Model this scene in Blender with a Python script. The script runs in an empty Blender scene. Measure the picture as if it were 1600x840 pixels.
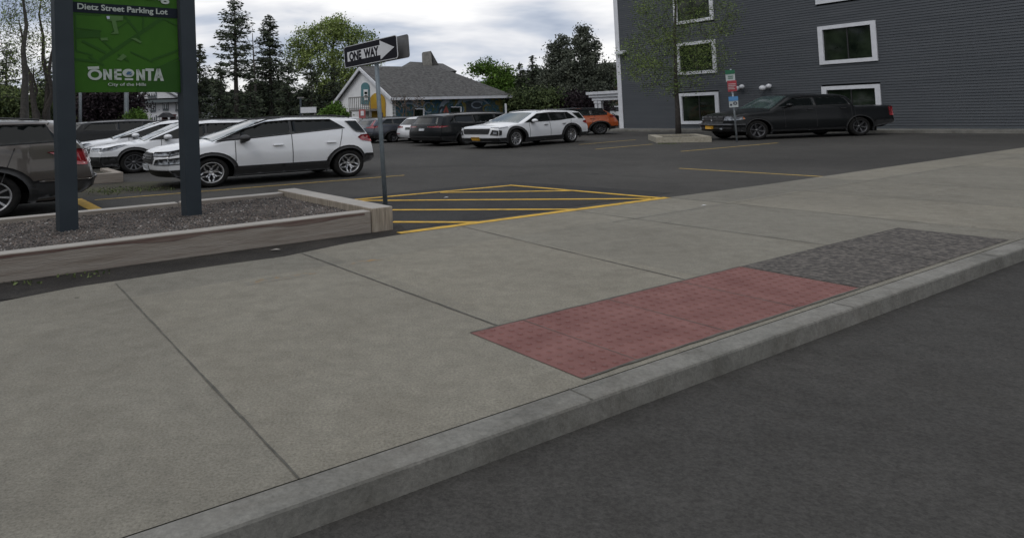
import bpy, bmesh, math, random
from mathutils import Vector, Matrix
R=math.radians; pi=math.pi
rnd=random.Random(7)
sc=bpy.context.scene; COL=sc.collection
# ------------------------------------------------------------------ camera
FPX,PX0,PY0,CAMH=1066.0,600.0,118.0,1.45
PITCH,ROLL=R(3.25),R(1.85)
cw=Vector((0,math.cos(PITCH),math.sin(PITCH)));r0=Vector((1,0,0));u0=Vector((0,-math.sin(PITCH),math.cos(PITCH)))
cr=r0*math.cos(ROLL)-u0*math.sin(ROLL);cu=u0*math.cos(ROLL)+r0*math.sin(ROLL)
CAM=Vector((0,0,CAMH))
cd=bpy.data.cameras.new('camera');cam=bpy.data.objects.new('camera',cd);COL.objects.link(cam)
m=Matrix.Identity(4)
for i in range(3): m[i][0]=cr[i];m[i][1]=cu[i];m[i][2]=-cw[i];m[i][3]=CAM[i]
cam.matrix_world=m
cd.sensor_width=36;cd.lens=FPX/1600*36;cd.shift_x=(800-PX0)/1600;cd.shift_y=-(420-PY0)/1600
cd.clip_start=.1;cd.clip_end=3000
sc.camera=cam
def ray(x,y): return cw+cr*((x-PX0)/FPX)-cu*((y-PY0)/FPX)
def G(x,y,z=0.0):                      # photo pixel -> point at height z
    d=ray(x,y);return CAM+d*((z-CAMH)/d.z)
def D(x,y,Y):                          # photo pixel -> point at distance Y
    d=ray(x,y);return CAM+d*(Y/d.y)
# ------------------------------------------------------------------ world, sun
SUN_EL,SUN_AZ=R(48),R(215)
wd=bpy.data.worlds.new('World');sc.world=wd;wd.use_nodes=True
nt=wd.node_tree;N=nt.nodes;Lk=nt.links
bg=N['Background'];bg.inputs['Strength'].default_value=.1
sky=N.new('ShaderNodeTexSky');sky.sky_type='NISHITA';sky.sun_disc=False
sky.sun_elevation=SUN_EL;sky.sun_rotation=SUN_AZ;sky.air_density=1.2;sky.dust_density=2.0
tc=N.new('ShaderNodeTexCoord');sep=N.new('ShaderNodeSeparateXYZ');Lk.new(tc.outputs['Generated'],sep.inputs[0])
def mth(op,a,b=None,clamp=False):
    n=N.new('ShaderNodeMath');n.operation=op;n.use_clamp=clamp
    for i,v in enumerate((a,b)):
        if v is None: continue
        if isinstance(v,(int,float)): n.inputs[i].default_value=v
        else: Lk.new(v,n.inputs[i])
    return n.outputs[0]
zz=mth('ADD',mth('MAXIMUM',sep.outputs[2],0.0),.16)
cb=N.new('ShaderNodeCombineXYZ');Lk.new(mth('DIVIDE',sep.outputs[0],zz),cb.inputs[0]);Lk.new(mth('DIVIDE',sep.outputs[1],zz),cb.inputs[1])
def wnoise(scale,det,rough,off=0.0,dist=0.0):
    mp=N.new('ShaderNodeMapping');mp.inputs['Location'].default_value=(off,off*.7,0);Lk.new(cb.outputs[0],mp.inputs[0])
    n=N.new('ShaderNodeTexNoise');n.inputs['Scale'].default_value=scale;n.inputs['Detail'].default_value=det;n.inputs['Roughness'].default_value=rough
    n.inputs['Distortion'].default_value=dist;Lk.new(mp.outputs[0],n.inputs['Vector']);return n.outputs[0]
def wramp(f,stops):
    r=N.new('ShaderNodeValToRGB');Lk.new(f,r.inputs[0]);e=r.color_ramp.elements
    while len(e)<len(stops): e.new(.5)
    for k,(p,c) in enumerate(stops): e[k].position=p;e[k].color=(*c,1)
    return r.outputs[0]
cloudcol=wramp(wnoise(.85,5,.50,5.3,.35),[(.36,(.40,.47,.60)),(.44,(.62,.68,.78)),(.51,(.88,.90,.94)),(.60,(1.14,1.14,1.13))])
gap=wramp(wnoise(.33,4,.5,11.3,.2),[(.60,(0,0,0)),(.74,(.5,.5,.5))])
mul=N.new('ShaderNodeMix');mul.data_type='RGBA';mul.blend_type='MULTIPLY';mul.inputs['Factor'].default_value=1
Lk.new(cloudcol,mul.inputs['A']);mul.inputs['B'].default_value=(8.3,8.3,8.4,1);
mx=N.new('ShaderNodeMix');mx.data_type='RGBA';Lk.new(gap,mx.inputs['Factor']);Lk.new(mul.outputs['Result'],mx.inputs['A']);Lk.new(sky.outputs[0],mx.inputs['B'])
Lk.new(mx.outputs['Result'],bg.inputs['Color'])
sd=bpy.data.lights.new('sun','SUN');sun=bpy.data.objects.new('sun',sd);COL.objects.link(sun)
sd.energy=.6;sd.angle=R(20);sd.color=(1,.96,.9)
sv=Vector((math.sin(SUN_AZ)*math.cos(SUN_EL),math.cos(SUN_AZ)*math.cos(SUN_EL),math.sin(SUN_EL)))
sun.rotation_euler=sv.to_track_quat('Z','Y').to_euler()
vs=sc.view_settings;vs.view_transform='Standard';vs.look='None';vs.exposure=.12;vs.gamma=1;vs.use_curve_mapping=False
sc.cycles.max_bounces=6;sc.cycles.use_denoising=True
# ------------------------------------------------------------------ materials
MATS={}
def mat(name,col,rough=.8,col2=None,scale=4.0,det=6,bump=0.0,bscale=None,metal=0.0,coat=0.0,spec=.5,stretch=None,lo=.35,hi=.65,trans=0.0,grain=math.atan2(.52,.854)):
    if name in MATS: return MATS[name]
    m=bpy.data.materials.new(name);m.use_nodes=True;t=m.node_tree;b=t.nodes['Principled BSDF'];l=t.links
    b.inputs['Base Color'].default_value=(*col,1);b.inputs['Roughness'].default_value=rough;b.inputs['Metallic'].default_value=metal
    b.inputs['Coat Weight'].default_value=coat;b.inputs['Coat Roughness'].default_value=.04;b.inputs['Specular IOR Level'].default_value=spec
    if col2 is None and not bump: col2=tuple(c*.88 for c in col)
    c=t.nodes.new('ShaderNodeTexCoord');mp=t.nodes.new('ShaderNodeMapping');l.new(c.outputs['Object'],mp.inputs[0])
    if stretch:
        mp.inputs['Scale'].default_value=stretch
        m0=t.nodes.new('ShaderNodeMapping');m0.inputs['Rotation'].default_value=(0,0,-grain);l.new(c.outputs['Object'],m0.inputs[0]);l.new(m0.outputs[0],mp.inputs[0])
    if col2 is not None:
        n=t.nodes.new('ShaderNodeTexNoise');n.inputs['Scale'].default_value=scale;n.inputs['Detail'].default_value=det;n.inputs['Roughness'].default_value=.62
        l.new(mp.outputs[0],n.inputs['Vector'])
        r=t.nodes.new('ShaderNodeValToRGB');r.color_ramp.elements[0].position=lo;r.color_ramp.elements[1].position=hi
        r.color_ramp.elements[0].color=(*col,1);r.color_ramp.elements[1].color=(*col2,1)
        l.new(n.outputs[0],r.inputs[0]);l.new(r.outputs[0],b.inputs['Base Color'])
        m['ramp']=1
    if bump:
        n2=t.nodes.new('ShaderNodeTexNoise');n2.inputs['Scale'].default_value=bscale or scale*6;n2.inputs['Detail'].default_value=4
        l.new(mp.outputs[0],n2.inputs['Vector'])
        bp=t.nodes.new('ShaderNodeBump');bp.inputs['Strength'].default_value=bump;bp.inputs['Distance'].default_value=.02
        l.new(n2.outputs[0],bp.inputs['Height']);l.new(bp.outputs[0],b.inputs['Normal'])
    if trans: b.inputs['Transmission Weight'].default_value=0; 
    MATS[name]=m;return m
def ground_mat(name,base,light,dark,speck,sscale,stain=.5,bigs=.25,bump=.35,spots=None,panels=None):
    m=bpy.data.materials.new(name);m.use_nodes=True;t=m.node_tree;b=t.nodes['Principled BSDF'];l=t.links
    b.inputs['Roughness'].default_value=.92;b.inputs['Specular IOR Level'].default_value=.25
    c=t.nodes.new('ShaderNodeTexCoord')
    def noise(s,d=5,ro=.6,dist=0):
        n=t.nodes.new('ShaderNodeTexNoise');n.inputs['Scale'].default_value=s;n.inputs['Detail'].default_value=d;n.inputs['Roughness'].default_value=ro;n.inputs['Distortion'].default_value=dist
        l.new(c.outputs['Object'],n.inputs['Vector']);return n.outputs[0]
    def ramp(f,s):
        r=t.nodes.new('ShaderNodeValToRGB');l.new(f,r.inputs[0]);e=r.color_ramp.elements
        while len(e)<len(s): e.new(.5)
        for k,(p,cc) in enumerate(s): e[k].position=p;e[k].color=(*cc,1)
        return r.outputs[0]
    def mix(mode,f,a,bb):
        x=t.nodes.new('ShaderNodeMix');x.data_type='RGBA';x.blend_type=mode
        if isinstance(f,float): x.inputs['Factor'].default_value=f
        else: l.new(f,x.inputs['Factor'])
        l.new(a,x.inputs['A']);l.new(bb,x.inputs['B']);return x.outputs['Result']
    big=ramp(noise(bigs,6,.65,.6),[(.32,dark),(.5,base),(.7,light)])
    sp=ramp(noise(sscale,3,.8),[(.30,(speck[0],)*3),(.5,(1,1,1)),(.72,(speck[1],)*3)])
    out=mix('MULTIPLY',1.0,big,sp)
    st=ramp(noise(1.7,8,.7,1.2),[(.36,(.72,.70,.68)),(.55,(1,1,1))])
    out=mix('MULTIPLY',stain,out,st)
    mid=ramp(noise(7,6,.7),[(.35,(.86,.86,.86)),(.65,(1.1,1.1,1.1))])
    out=mix('MULTIPLY',.8,out,mid)
    if spots:
        v=t.nodes.new('ShaderNodeTexVoronoi');v.inputs['Scale'].default_value=spots;l.new(c.outputs['Object'],v.inputs['Vector'])
        out=mix('MULTIPLY',1.0,out,ramp(v.outputs['Distance'],[(.018,(.42,.42,.42)),(.032,(1,1,1))]))
    if panels:
        mp=t.nodes.new('ShaderNodeMapping');mp.inputs['Rotation'].default_value=(0,0,-math.atan2(.52,.854));l.new(c.outputs['Object'],mp.inputs[0])
        ma=t.nodes.new('ShaderNodeVectorMath');ma.operation='MULTIPLY_ADD';ma.inputs[1].default_value=(1/2.05,.25,0);ma.inputs[2].default_value=panels;l.new(mp.outputs[0],ma.inputs[0])
        fl=t.nodes.new('ShaderNodeVectorMath');fl.operation='FLOOR';l.new(ma.outputs[0],fl.inputs[0])
        wn=t.nodes.new('ShaderNodeTexWhiteNoise');l.new(fl.outputs[0],wn.inputs['Vector'])
        out=mix('MULTIPLY',1.0,out,ramp(wn.outputs['Value'],[(0,(.86,.87,.88)),(1,(1.10,1.09,1.06))]))
    l.new(out,b.inputs['Base Color'])
    bp=t.nodes.new('ShaderNodeBump');bp.inputs['Strength'].default_value=bump;bp.inputs['Distance'].default_value=.012
    l.new(noise(sscale,3,.8),bp.inputs['Height']);l.new(bp.outputs[0],b.inputs['Normal'])
    return m
PANO=.4504
M_asph=ground_mat('asphalt',(.058,.0555,.051),(.074,.0705,.065),(.045,.043,.040),(.6,1.45),55,.45,.22,.5)
M_asph2=ground_mat('fresh_asphalt',(.038,.037,.036),(.046,.045,.043),(.030,.029,.029),(.6,1.5),60,.5,.5,.5)
M_conc=ground_mat('pavement_concrete',(.214,.200,.166),(.234,.220,.184),(.190,.178,.149),(.66,1.32),75,.35,.35,.4,spots=1.3,panels=(PANO,.5,0))
M_conc2=ground_mat('kerb_concrete',(.20,.195,.175),(.24,.23,.21),(.14,.137,.125),(.8,1.2),40,.8,1,.3)
M_soil=ground_mat('dark_soil',(.033,.030,.027),(.048,.043,.037),(.022,.020,.018),(.5,1.6),45,.6,1.2,.8)
M_gras=ground_mat('grass_ground',(.05,.065,.025),(.07,.085,.03),(.035,.045,.02),(.6,1.4),20,.5,.3,.8)
M_weed=ground_mat('mulch_ground',(.055,.050,.035),(.07,.075,.035),(.035,.033,.026),(.5,1.6),30,.7,1.5,.9)
M_gravel=mat('gravel',(.07,.062,.058),.9,(.24,.215,.20),9,3,0)
M_gravbed=ground_mat('gravel_bed',(.075,.066,.062),(.10,.09,.085),(.05,.045,.042),(.3,1.9),28,.4,2,1.0)
M_wood=mat('weathered_timber',(.20,.165,.135),.85,(.30,.268,.232),2.2,9,.35,14,stretch=(.7,8,11),lo=.3,hi=.62)
M_wtop=mat('timber_top',(.28,.26,.235),.85,(.40,.375,.34),2.5,9,.3,14,stretch=(.8,9,9))
M_wend=mat('timber_end',(.20,.165,.125),.85,(.38,.33,.265),4,8,.4,14,stretch=(9,9,.7))
M_stain=mat('timber_stain',(.105,.060,.050),.85,(.19,.15,.125),2,8,.2,14,stretch=(.7,8,11),lo=.4,hi=.62)
M_yel=mat('yellow_paint',(.60,.36,.035),.8,(.26,.18,.05),7,10,.1,60,lo=.48,hi=.74)
M_yelf=mat('faded_yellow_paint',(.44,.30,.07),.85,(.15,.115,.055),9,10,.1,60,lo=.48,hi=.72)
M_post=mat('slate_post_paint',(.026,.035,.043),.55,(.033,.043,.052),2,4,spec=.25)
M_galv=mat('galvanised_steel',(.30,.34,.37),.5,(.42,.45,.47),14,5,0,metal=.6)
M_black=mat('black_sign_face',(.012,.012,.018),.6,spec=.2)
M_white=mat('white_sign_face',(.72,.73,.75),.45)
M_alu=mat('sign_back_aluminium',(.13,.13,.13),.5,(.2,.2,.2),3,4,metal=.5)
M_green=mat('sign_green',(.026,.098,.006),.5,(.036,.12,.009),1.6,3,spec=.2)
M_green2=mat('sign_dark_green',(.022,.082,.009),.5,spec=.2)
M_green3=mat('sign_pale_green',(.085,.17,.055),.5,spec=.2)
M_band=mat('sign_slate_band',(.010,.015,.024),.6,spec=.15)
M_sgrey=mat('sign_lettering',(.42,.47,.43),.45)
M_sblue=mat('sign_blue',(.03,.10,.2),.45)
M_trim=mat('white_trim_paint',(.72,.73,.76),.5,(.62,.63,.66),3,5)
M_plast=mat('black_trim_plastic',(.018,.018,.019),.55,(.024,.024,.025),8,3)
M_tyre=mat('tyre_rubber',(.012,.012,.012),.9,(.020,.019,.018),14,3,spec=.12)
M_rimd=mat('rim_dark',(.02,.02,.022),.4)
M_rim=mat('rim_alloy',(.42,.42,.43),.35,(.5,.5,.5),8,2,metal=.7)
M_rimg=mat('rim_grey',(.10,.10,.105),.4,metal=.5)
M_chrome=mat('chrome',(.55,.55,.56),.18,metal=1.0)
M_glass=mat('tinted_glass',(.006,.008,.008),.05,spec=.3)
M_wsh=mat('windshield_glass',(.055,.085,.08),.06,(.03,.045,.05),1.5,3,spec=.45)
M_lamp=mat('lamp_lens',(.30,.32,.35),.15,(.05,.053,.06),6,4,coat=.2,lo=.42,hi=.58)
M_tail=mat('tail_lens',(.30,.008,.015),.12,(.16,.004,.008),8,3,coat=1.0)
M_amber=mat('amber_lens',(.45,.14,.04),.15)
M_plateo=mat('orange_plate',(.62,.33,.03),.5)
M_platew=mat('white_plate',(.55,.57,.6),.5)
M_ink=mat('plate_ink',(.03,.03,.06),.6)
M_win=mat('window_glass',(.006,.010,.007),.05,(.025,.036,.022),1.2,6,spec=.4)
M_under=mat('underbody',(.008,.008,.008),.9)
def paint(name,c,rough=.28,metal=0.0,d=.93): return mat(name,c,rough,tuple(v*d for v in c),.8,3,coat=.6,metal=metal)
P_white=paint('white_paint',(.70,.71,.73));P_white2=paint('bright_white_paint',(.76,.77,.79))
P_brown=paint('bronze_grey_paint',(.085,.074,.066),.3,.35);P_grey=paint('dark_grey_paint',(.06,.065,.08),.3,.4)
P_black=mat('black_paint',(.007,.008,.009),.3,(.010,.011,.012),.8,3,coat=.10,spec=.22);P_orange=paint('orange_paint',(.42,.085,.02),.3,.1);P_silver=paint('silver_paint',(.30,.31,.32),.3,.5)
# ------------------------------------------------------------------ mesh helpers
def tag(o,label=None,cat=None,group=None,kind=None):
    for k,v in (('label',label),('category',cat),('group',group),('kind',kind)):
        if v: o[k]=v
    return o
def empty(name,loc,rz=0.0,label=None,cat=None,group=None):
    o=bpy.data.objects.new(name,None);COL.objects.link(o);o.location=loc;o.rotation_euler=(0,0,rz);o.empty_display_size=.3
    return tag(o,label,cat,group)
def link(name,me,parent=None,loc=None):
    o=bpy.data.objects.new(name,me);COL.objects.link(o)
    if parent: o.parent=parent
    if loc is not None: o.location=loc
    return o
class MB:
    def __init__(s): s.v=[];s.f=[];s.mi=[];s.m=[];s.sm=[]
    def _m(s,mt):
        if mt not in s.m: s.m.append(mt)
        return s.m.index(mt)
    def add(s,vs,fs,mt,smooth=False):
        o=len(s.v);s.v+= [Vector(p) for p in vs];k=s._m(mt)
        for f in fs: s.f.append([o+i for i in f]);s.mi.append(k);s.sm.append(smooth)
        return s
    def box(s,c,d,mt,ax=None,rz=0.0):
        c=Vector(c)
        if ax is None: ax=(Vector((math.cos(rz),math.sin(rz),0)),Vector((-math.sin(rz),math.cos(rz),0)),Vector((0,0,1)))
        vs=[c+ax[0]*(d[0]/2*i)+ax[1]*(d[1]/2*j)+ax[2]*(d[2]/2*k) for i in(-1,1) for j in(-1,1) for k in(-1,1)]
        return s.add(vs,[(0,1,3,2),(4,6,7,5),(0,4,5,1),(2,3,7,6),(0,2,6,4),(1,5,7,3)],mt)
    def prism(s,pts,off,mt,mt2=None):
        n=len(pts);a=[Vector(p) for p in pts];b=[p+Vector(off) for p in a]
        s.add(a+b,[list(range(n))[::-1],[n+i for i in range(n)]],mt)
        return s.add(a+b,[(i,(i+1)%n,n+(i+1)%n,n+i) for i in range(n)],mt2 or mt)
    def tube(s,pts,rad,mt,n=8,cap=True,smooth=True):
        pts=[Vector(p) for p in pts]
        if not isinstance(rad,(list,tuple)): rad=[rad]*len(pts)
        vs=[];fs=[];up=Vector((.31,.2,.93))
        for i,p in enumerate(pts):
            t=(pts[min(i+1,len(pts)-1)]-pts[max(i-1,0)]).normalized()
            a=t.cross(up)
            if a.length<1e-3: a=t.cross(Vector((1,0,0)))
            a.normalize();b=t.cross(a)
            for k in range(n):
                an=2*pi*k/n;vs.append(p+(a*math.cos(an)+b*math.sin(an))*rad[i])
        for i in range(len(pts)-1):
            for k in range(n): fs.append((i*n+k,i*n+(k+1)%n,(i+1)*n+(k+1)%n,(i+1)*n+k))
        if cap: fs+= [list(range(n))[::-1],[(len(pts)-1)*n+k for k in range(n)]]
        return s.add(vs,fs,mt,smooth)
    def ell(s,c,r,mt,n=10,m=6):
        vs=[];fs=[]
        for i in range(m+1):
            th=pi*i/m
            for k in range(n):
                ph=2*pi*k/n;vs.append(Vector(c)+Vector((r[0]*math.sin(th)*math.cos(ph),r[1]*math.sin(th)*math.sin(ph),r[2]*math.cos(th))))
        for i in range(m):
            for k in range(n): fs.append((i*n+k,(i+1)*n+k,(i+1)*n+(k+1)%n,i*n+(k+1)%n))
        return s.add(vs,fs,mt,True)
    def mesh(s,name,inv=None,f=None):
        vs=s.v
        if inv: vs=[inv@p for p in vs]
        if f: vs=[f(p) for p in vs]
        me=bpy.data.meshes.new(name);me.from_pydata([tuple(p) for p in vs],[],s.f)
        for mt in s.m: me.materials.append(mt)
        me.polygons.foreach_set('material_index',s.mi);me.polygons.foreach_set('use_smooth',s.sm);me.update();return me
    def build(s,name,parent=None,world=True,bevel=0.0,f=None):
        inv=None
        if parent and world:
            M_=Matrix.Identity(4);o_=parent
            while o_: M_=Matrix.Translation(o_.location)@Matrix.Rotation(o_.rotation_euler[2],4,'Z')@M_;o_=o_.parent
            inv=M_.inverted()
        o=link(name,s.mesh(name,inv,f),parent)
        if bevel:
            b=o.modifiers.new('bevel','BEVEL');b.width=bevel;b.segments=2;b.limit_method='ANGLE'
        return o
def solo(mb,name,label,cat,group=None,kind=None,origin=None,bevel=0.0):
    """a one-mesh thing with its origin at its base"""
    if origin is None: origin=Vector((0,0,0))
    me=mb.mesh(name,Matrix.Translation(origin).inverted());o=link(name,me,None,origin)
    if bevel:
        b=o.modifiers.new('bevel','BEVEL');b.width=bevel;b.segments=2;b.limit_method='ANGLE'
    return tag(o,label,cat,group,kind)
def sheet(name,pts,z,mt,kind='structure',**k):
    mb=MB();mb.add([(p[0],p[1],z) for p in pts],[list(range(len(pts)))],mt);o=mb.build(name)
    if o.data.polygons[0].normal.z<0: o.data.flip_normals()
    return tag(o,kind=kind,**k)
def textmesh(txt,size,bold=0.0,extrude=.002,xs=1.0,space=1.0,align='LEFT'):
    c=bpy.data.curves.new('t','FONT');c.body=txt;c.size=size;c.offset=bold;c.extrude=extrude;c.space_character=space;c.align_x=align;c.resolution_u=4
    o=bpy.data.objects.new('t',c);COL.objects.link(o);bpy.context.view_layer.update()
    me=bpy.data.meshes.new_from_object(o.evaluated_get(bpy.context.evaluated_depsgraph_get()))
    vs=[Vector((v.co.x*xs,v.co.y,v.co.z)) for v in me.vertices];fs=[tuple(p.vertices) for p in me.polygons]
    bpy.data.objects.remove(o);return vs,fs
def puttext(mb,txt,size,org,ax,ay,an,mt,**k):
    vs,fs=textmesh(txt,size,**k);mb.add([org+ax*v.x+ay*v.y+an*v.z for v in vs],fs,mt)
AX=Vector((.854,.520,0)).normalized();BX=Vector((-.520,.854,0)).normalized();UZ=Vector((0,0,1));ANG=math.atan2(.52,.854)
# ------------------------------------------------------------------ ground
sheet('ground',[(-900,-200),(900,-200),(900,1500),(-900,1500)],-.13,M_gras)
O=Vector((.05,8.63,0))                       # front right foot of the sign planter
def F(a,b,z=0.0): return O+AX*a+BX*b+UZ*z
sheet('car_park',[F(-60,-1.2),F(60,-1.2),F(60,62),F(-60,62)],0,M_asph)
sheet('hatched_bay',[F(-.05,-.08),F(5.4,-.08),F(4.9,3.3),F(-.2,3.5)],.004,M_asph2)
pe=[F(-30,-2.2),F(-9,-1.9)]+[G(*p) for p in ((120,450),(200,438),(310,421),(380,411),(443,402.5),(474,396),(540,382),(627,367.5),(760,348.5),(900,328.5),(1045,309.5),(1200,289))]
e0=pe[-1];pe+=[e0+AX*40]
padc=G(1156,419)
CURB=-(padc-O).dot(BX)+1.0      # distance of the kerb from the front line
kl=[F(60,-CURB),F(-30,-CURB)]
sheet('pavement',pe+kl,.012,M_conc)
sheet('soil_strip',[F(-20,-.9),F(-6,-.75)]+[G(*p) for p in ((120,452),(310,423),(443,404),(474,398),(560,381),(640,366))]+[F(.3,.3),F(-20,.3)],.006,M_soil)
sheet('street',[F(-200,-CURB-14),F(200,-CURB-14),F(200,-CURB-.16),F(-200,-CURB-.16)],-.10,M_asph)
sheet('street_bed',[F(-200,-CURB-14),F(200,-CURB-14),F(200,-CURB-.0),F(-200,-CURB-.0)],-.108,M_asph2)
mb=MB();mb.box(F(10,-CURB-.08,-.05),(140,.16,.13),M_conc2,rz=ANG)
tag(mb.build('street_kerb',bevel=.015),kind='structure')
# pavement joints
def strip(name,p,q,w,z,mt,kind='structure',wob=0.0,**k):
    p=Vector((p[0],p[1],0));q=Vector((q[0],q[1],0));n=max(2,int((q-p).length/.15)) if wob else 1
    d=(q-p).normalized();s=Vector((-d.y,d.x,0));A=[];B=[]
    for i in range(n+1):
        c=p.lerp(q,i/n);A.append(c+s*(w/2+rnd.uniform(-wob,wob)));B.append(c-s*(w/2+rnd.uniform(-wob,wob)))
    mb=MB();vs=[(v.x,v.y,z) for v in A+B];mb.add(vs,[(i,n+1+i,n+2+i,i+1) for i in range(n)],mt);o=mb.build(name)
    return tag(o,kind=kind,**k)
M_joint=mat('dark_joint',(.065,.061,.052),.95,(.13,.122,.104),9,4)  # mottled dark colour of the joint strips themselves
j0=(G(719,357)-O).dot(AX)
for k in (-3,-2,-1,0,1,2,3,4):
    a=j0+k*2.05; b0=-.22 if k>=0 else -.75
    if k==-1: p,q=G(470,397),G(612,450);q=q+(q-p)*1.2
    elif k==0: p,q=G(719,354.5),G(1073,440);
    else: p,q=F(a,b0 if k<0 else -.25-.10*k),F(a,-CURB)
    strip('pavement_joint',p,q,.012 if k!=-1 else .02,.016,M_joint,wob=.003)
strip('pavement_joint',G(720,357),G(1200,352) if 0 else F(30,-1.35),.006,.016,M_joint,wob=.002) if 0 else None
q=G(958,349);strip('pavement_joint',q-AX*0,q+AX*30,.008,.016,M_joint,wob=.002)
# tactile pad with truncated domes
M_pad=mat('red_tactile_paving',(.15,.058,.05),.85,(.21,.095,.083),3,9,.3,50)
mb=MB();PB=.95;PA=3.0
q0=padc+UZ*.016
mb.add([q0,q0-AX*PA,q0-AX*PA-BX*PB,q0-BX*PB],[(0,1,2,3)],M_pad)
for i in range(int(PA/.085)):
    for j in range(int(PB/.085)):
        c=q0-AX*(.05+i*.085)-BX*(.05+j*.085);r1,r2,h=.021,.012,.007
        vs=[c+Vector((r1*math.cos(t*pi/3),r1*math.sin(t*pi/3),.0)) for t in range(6)]+[c+Vector((r2*math.cos(t*pi/3),r2*math.sin(t*pi/3),h)) for t in range(6)]
        mb.add(vs,[(t,(t+1)%6,6+(t+1)%6,6+t) for t in range(6)]+[(6,7,8,9,10,11)],M_pad)
o=mb.build('tactile_paving');tag(o,kind='structure')
if o.data.polygons[0].normal.z<0: pass
sheet('patched_concrete',[padc+AX*.02,padc+AX*3,padc+AX*3-BX*.95,padc+AX*.02-BX*.95],.016,mat('dark_aggregate',(.045,.040,.036),.9,(.13,.115,.10),22,5,.4,60,lo=.42,hi=.62))
M_dome=mat('worn_dome_red',(.19,.10,.09),.85,(.15,.07,.06),9,4)
mb=MB()
for i in range(int(PA/.085)):
    for j in range(int(PB/.085)):
        c=q0-AX*(.05+i*.085)-BX*(.05+j*.085)+UZ*.0072;mb.add([c+Vector((.011*math.cos(t*pi/3),.011*math.sin(t*pi/3),0)) for t in range(6)],[tuple(range(6))],M_dome)
tag(mb.build('worn_domes'),kind='structure')
for k in range(1,4): p=q0-AX*(k*.85);strip('paving_joint',p,p-BX*PB,.008,.018,M_joint,wob=.002)
for d_ in (0,PB): strip('paving_joint',q0-BX*d_,q0-BX*d_-AX*PA,.018,.0175,M_joint,wob=.005)
M_om=mat('faded_orange_mark',(.178,.168,.138),.9,(.27,.17,.07),9,8,lo=.50,hi=.68)
for x0,y0,x1,y1,w in ((385,446,492,428,.10),(548,414,596,406,.09),(400,441,440,433,.05)):
    strip('faded_paint_mark',G(x0,y0),G(x1,y1),w,.0135,M_om,wob=.02)
def crack(pts,w,z,mt=M_joint,seed=1):
    rr=random.Random(seed);P_=[]
    for p,q in zip(pts,pts[1:]):
        n=max(2,int((q-p).length/.07));d=(q-p).normalized();s_=Vector((-d.y,d.x,0));o=0
        for i in range(n): o=o*.8+rr.gauss(0,.018);P_.append(p.lerp(q,i/n)+s_*o)
    mb=MB();A_=[];B_=[]
    for i,p in enumerate(P_):
        d=(P_[min(i+1,len(P_)-1)]-P_[max(i-1,0)]).normalized();s_=Vector((-d.y,d.x,0));ww=w*rr.uniform(.3,1.2)*min(1,i*.3,(len(P_)-1-i)*.3+.05);A_.append(Vector((*(p+s_*ww/2).xy,z)));B_.append(Vector((*(p-s_*ww/2).xy,z)))
    n=len(A_);mb.add(A_+B_,[(i,n+i,n+i+1,i+1) for i in range(n-1)],mt);tag(mb.build('crack'),kind='structure')
M_crk=mat('asphalt_crack',(.018,.017,.016),.95,(.03,.029,.027),9,3)
crack([G(640,262),G(720,258),G(820,262),G(905,256)],.05,.003,M_crk,5);crack([G(850,240),G(960,246),G(1060,250)],.04,.003,M_crk,6);crack([G(780,275),G(900,270),G(1060,280)],.03,.003,M_crk,7)
crack([G(1100,242),G(1250,250),G(1380,246)],.05,.003,M_crk,8)
for k in range(-6,12): p=F(k*2.6+.7,-CURB);strip('kerb_joint',p-BX*.0,p-BX*.16,.010,.0165,M_joint)
# painted markings
Y=.008
for p,q in (((614,347.5),(762,348)),((613,328.6),(908,327.6)),((556,314),(1017,311)),((688,301.3),(903,298.5))):
    strip('yellow_stripe',G(*p),G(*q),.12,Y+.001,M_yel,wob=.004)
strip('yellow_stripe',G(555,312.3),G(797,290.3),.12,Y,M_yel,wob=.004)
strip('yellow_stripe',G(795,290),G(1040,311),.12,Y+.004,M_yel,wob=.004)
strip('yellow_stripe',G(623,366),G(1043,310),.13,.0165,M_yel,wob=.006)
strip('yellow_stripe',G(148,312.6),G(632,274),.09,.005,M_yelf,wob=.005)
strip('yellow_stripe',G(118,311),G(160,333),.22,.005,M_yel,wob=.006)
strip('yellow_stripe',G(930,233.3),G(1020,225.4),.10,.004,M_yelf,wob=.004)
strip('yellow_stripe',G(905,226),G(993,218.5),.10,.004,M_yelf,wob=.004)
a=G(1064,236.8);strip('yellow_stripe',a,a+AX*5.4,.10,.004,M_yelf,wob=.004)
a=G(1061,263.2);strip('yellow_stripe',a,a-BX*6.5,.10,.004,M_yelf,wob=.004)
# kerbed walk along the slate building
WC=G(971,203.5);WD=(-BX)
mb=MB();mb.prism([WC+BX*.5-AX*1.9,WC+BX*.5+AX*.3,WC+WD*30+AX*.3,WC+WD*30-AX*1.4],(0,0,.11),M_conc2);tag(mb.build('building_kerb'),kind='structure')
# distant hills
M_hill=mat('wooded_hill',(.022,.026,.021),.95,(.034,.038,.026),.05,8)
def hills(name,pts,Yd,h0=-5,n=6):
    mb=MB();P=[]
    for (x,y) in pts: P.append(D(x,y,Yd))
    vs=[];fs=[];K=len(P)
    for j,(fy,fz) in enumerate(((0,-.02),(.35,.45),(.7,.85),(1,1),(1.6,.9))):
        for p in P: vs.append((p.x*(1+(fy-1)*.25),Yd*(1+(fy-1)*.25),p.z*fz))
    for j in range(4):
        for i in range(K-1): fs.append((j*K+i,j*K+i+1,(j+1)*K+i+1,(j+1)*K+i))
    mb.add(vs,fs,M_hill,True);tag(mb.build(name),kind='structure')
hills('hills',[(-400,150),(-200,140),(0,150),(200,158),(400,150),(600,140),(760,128),(800,120),(860,112),(900,104),(940,99),(965,97),(1000,94),(1100,92),(1300,105),(1600,120),(1900,130)],420)
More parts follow.
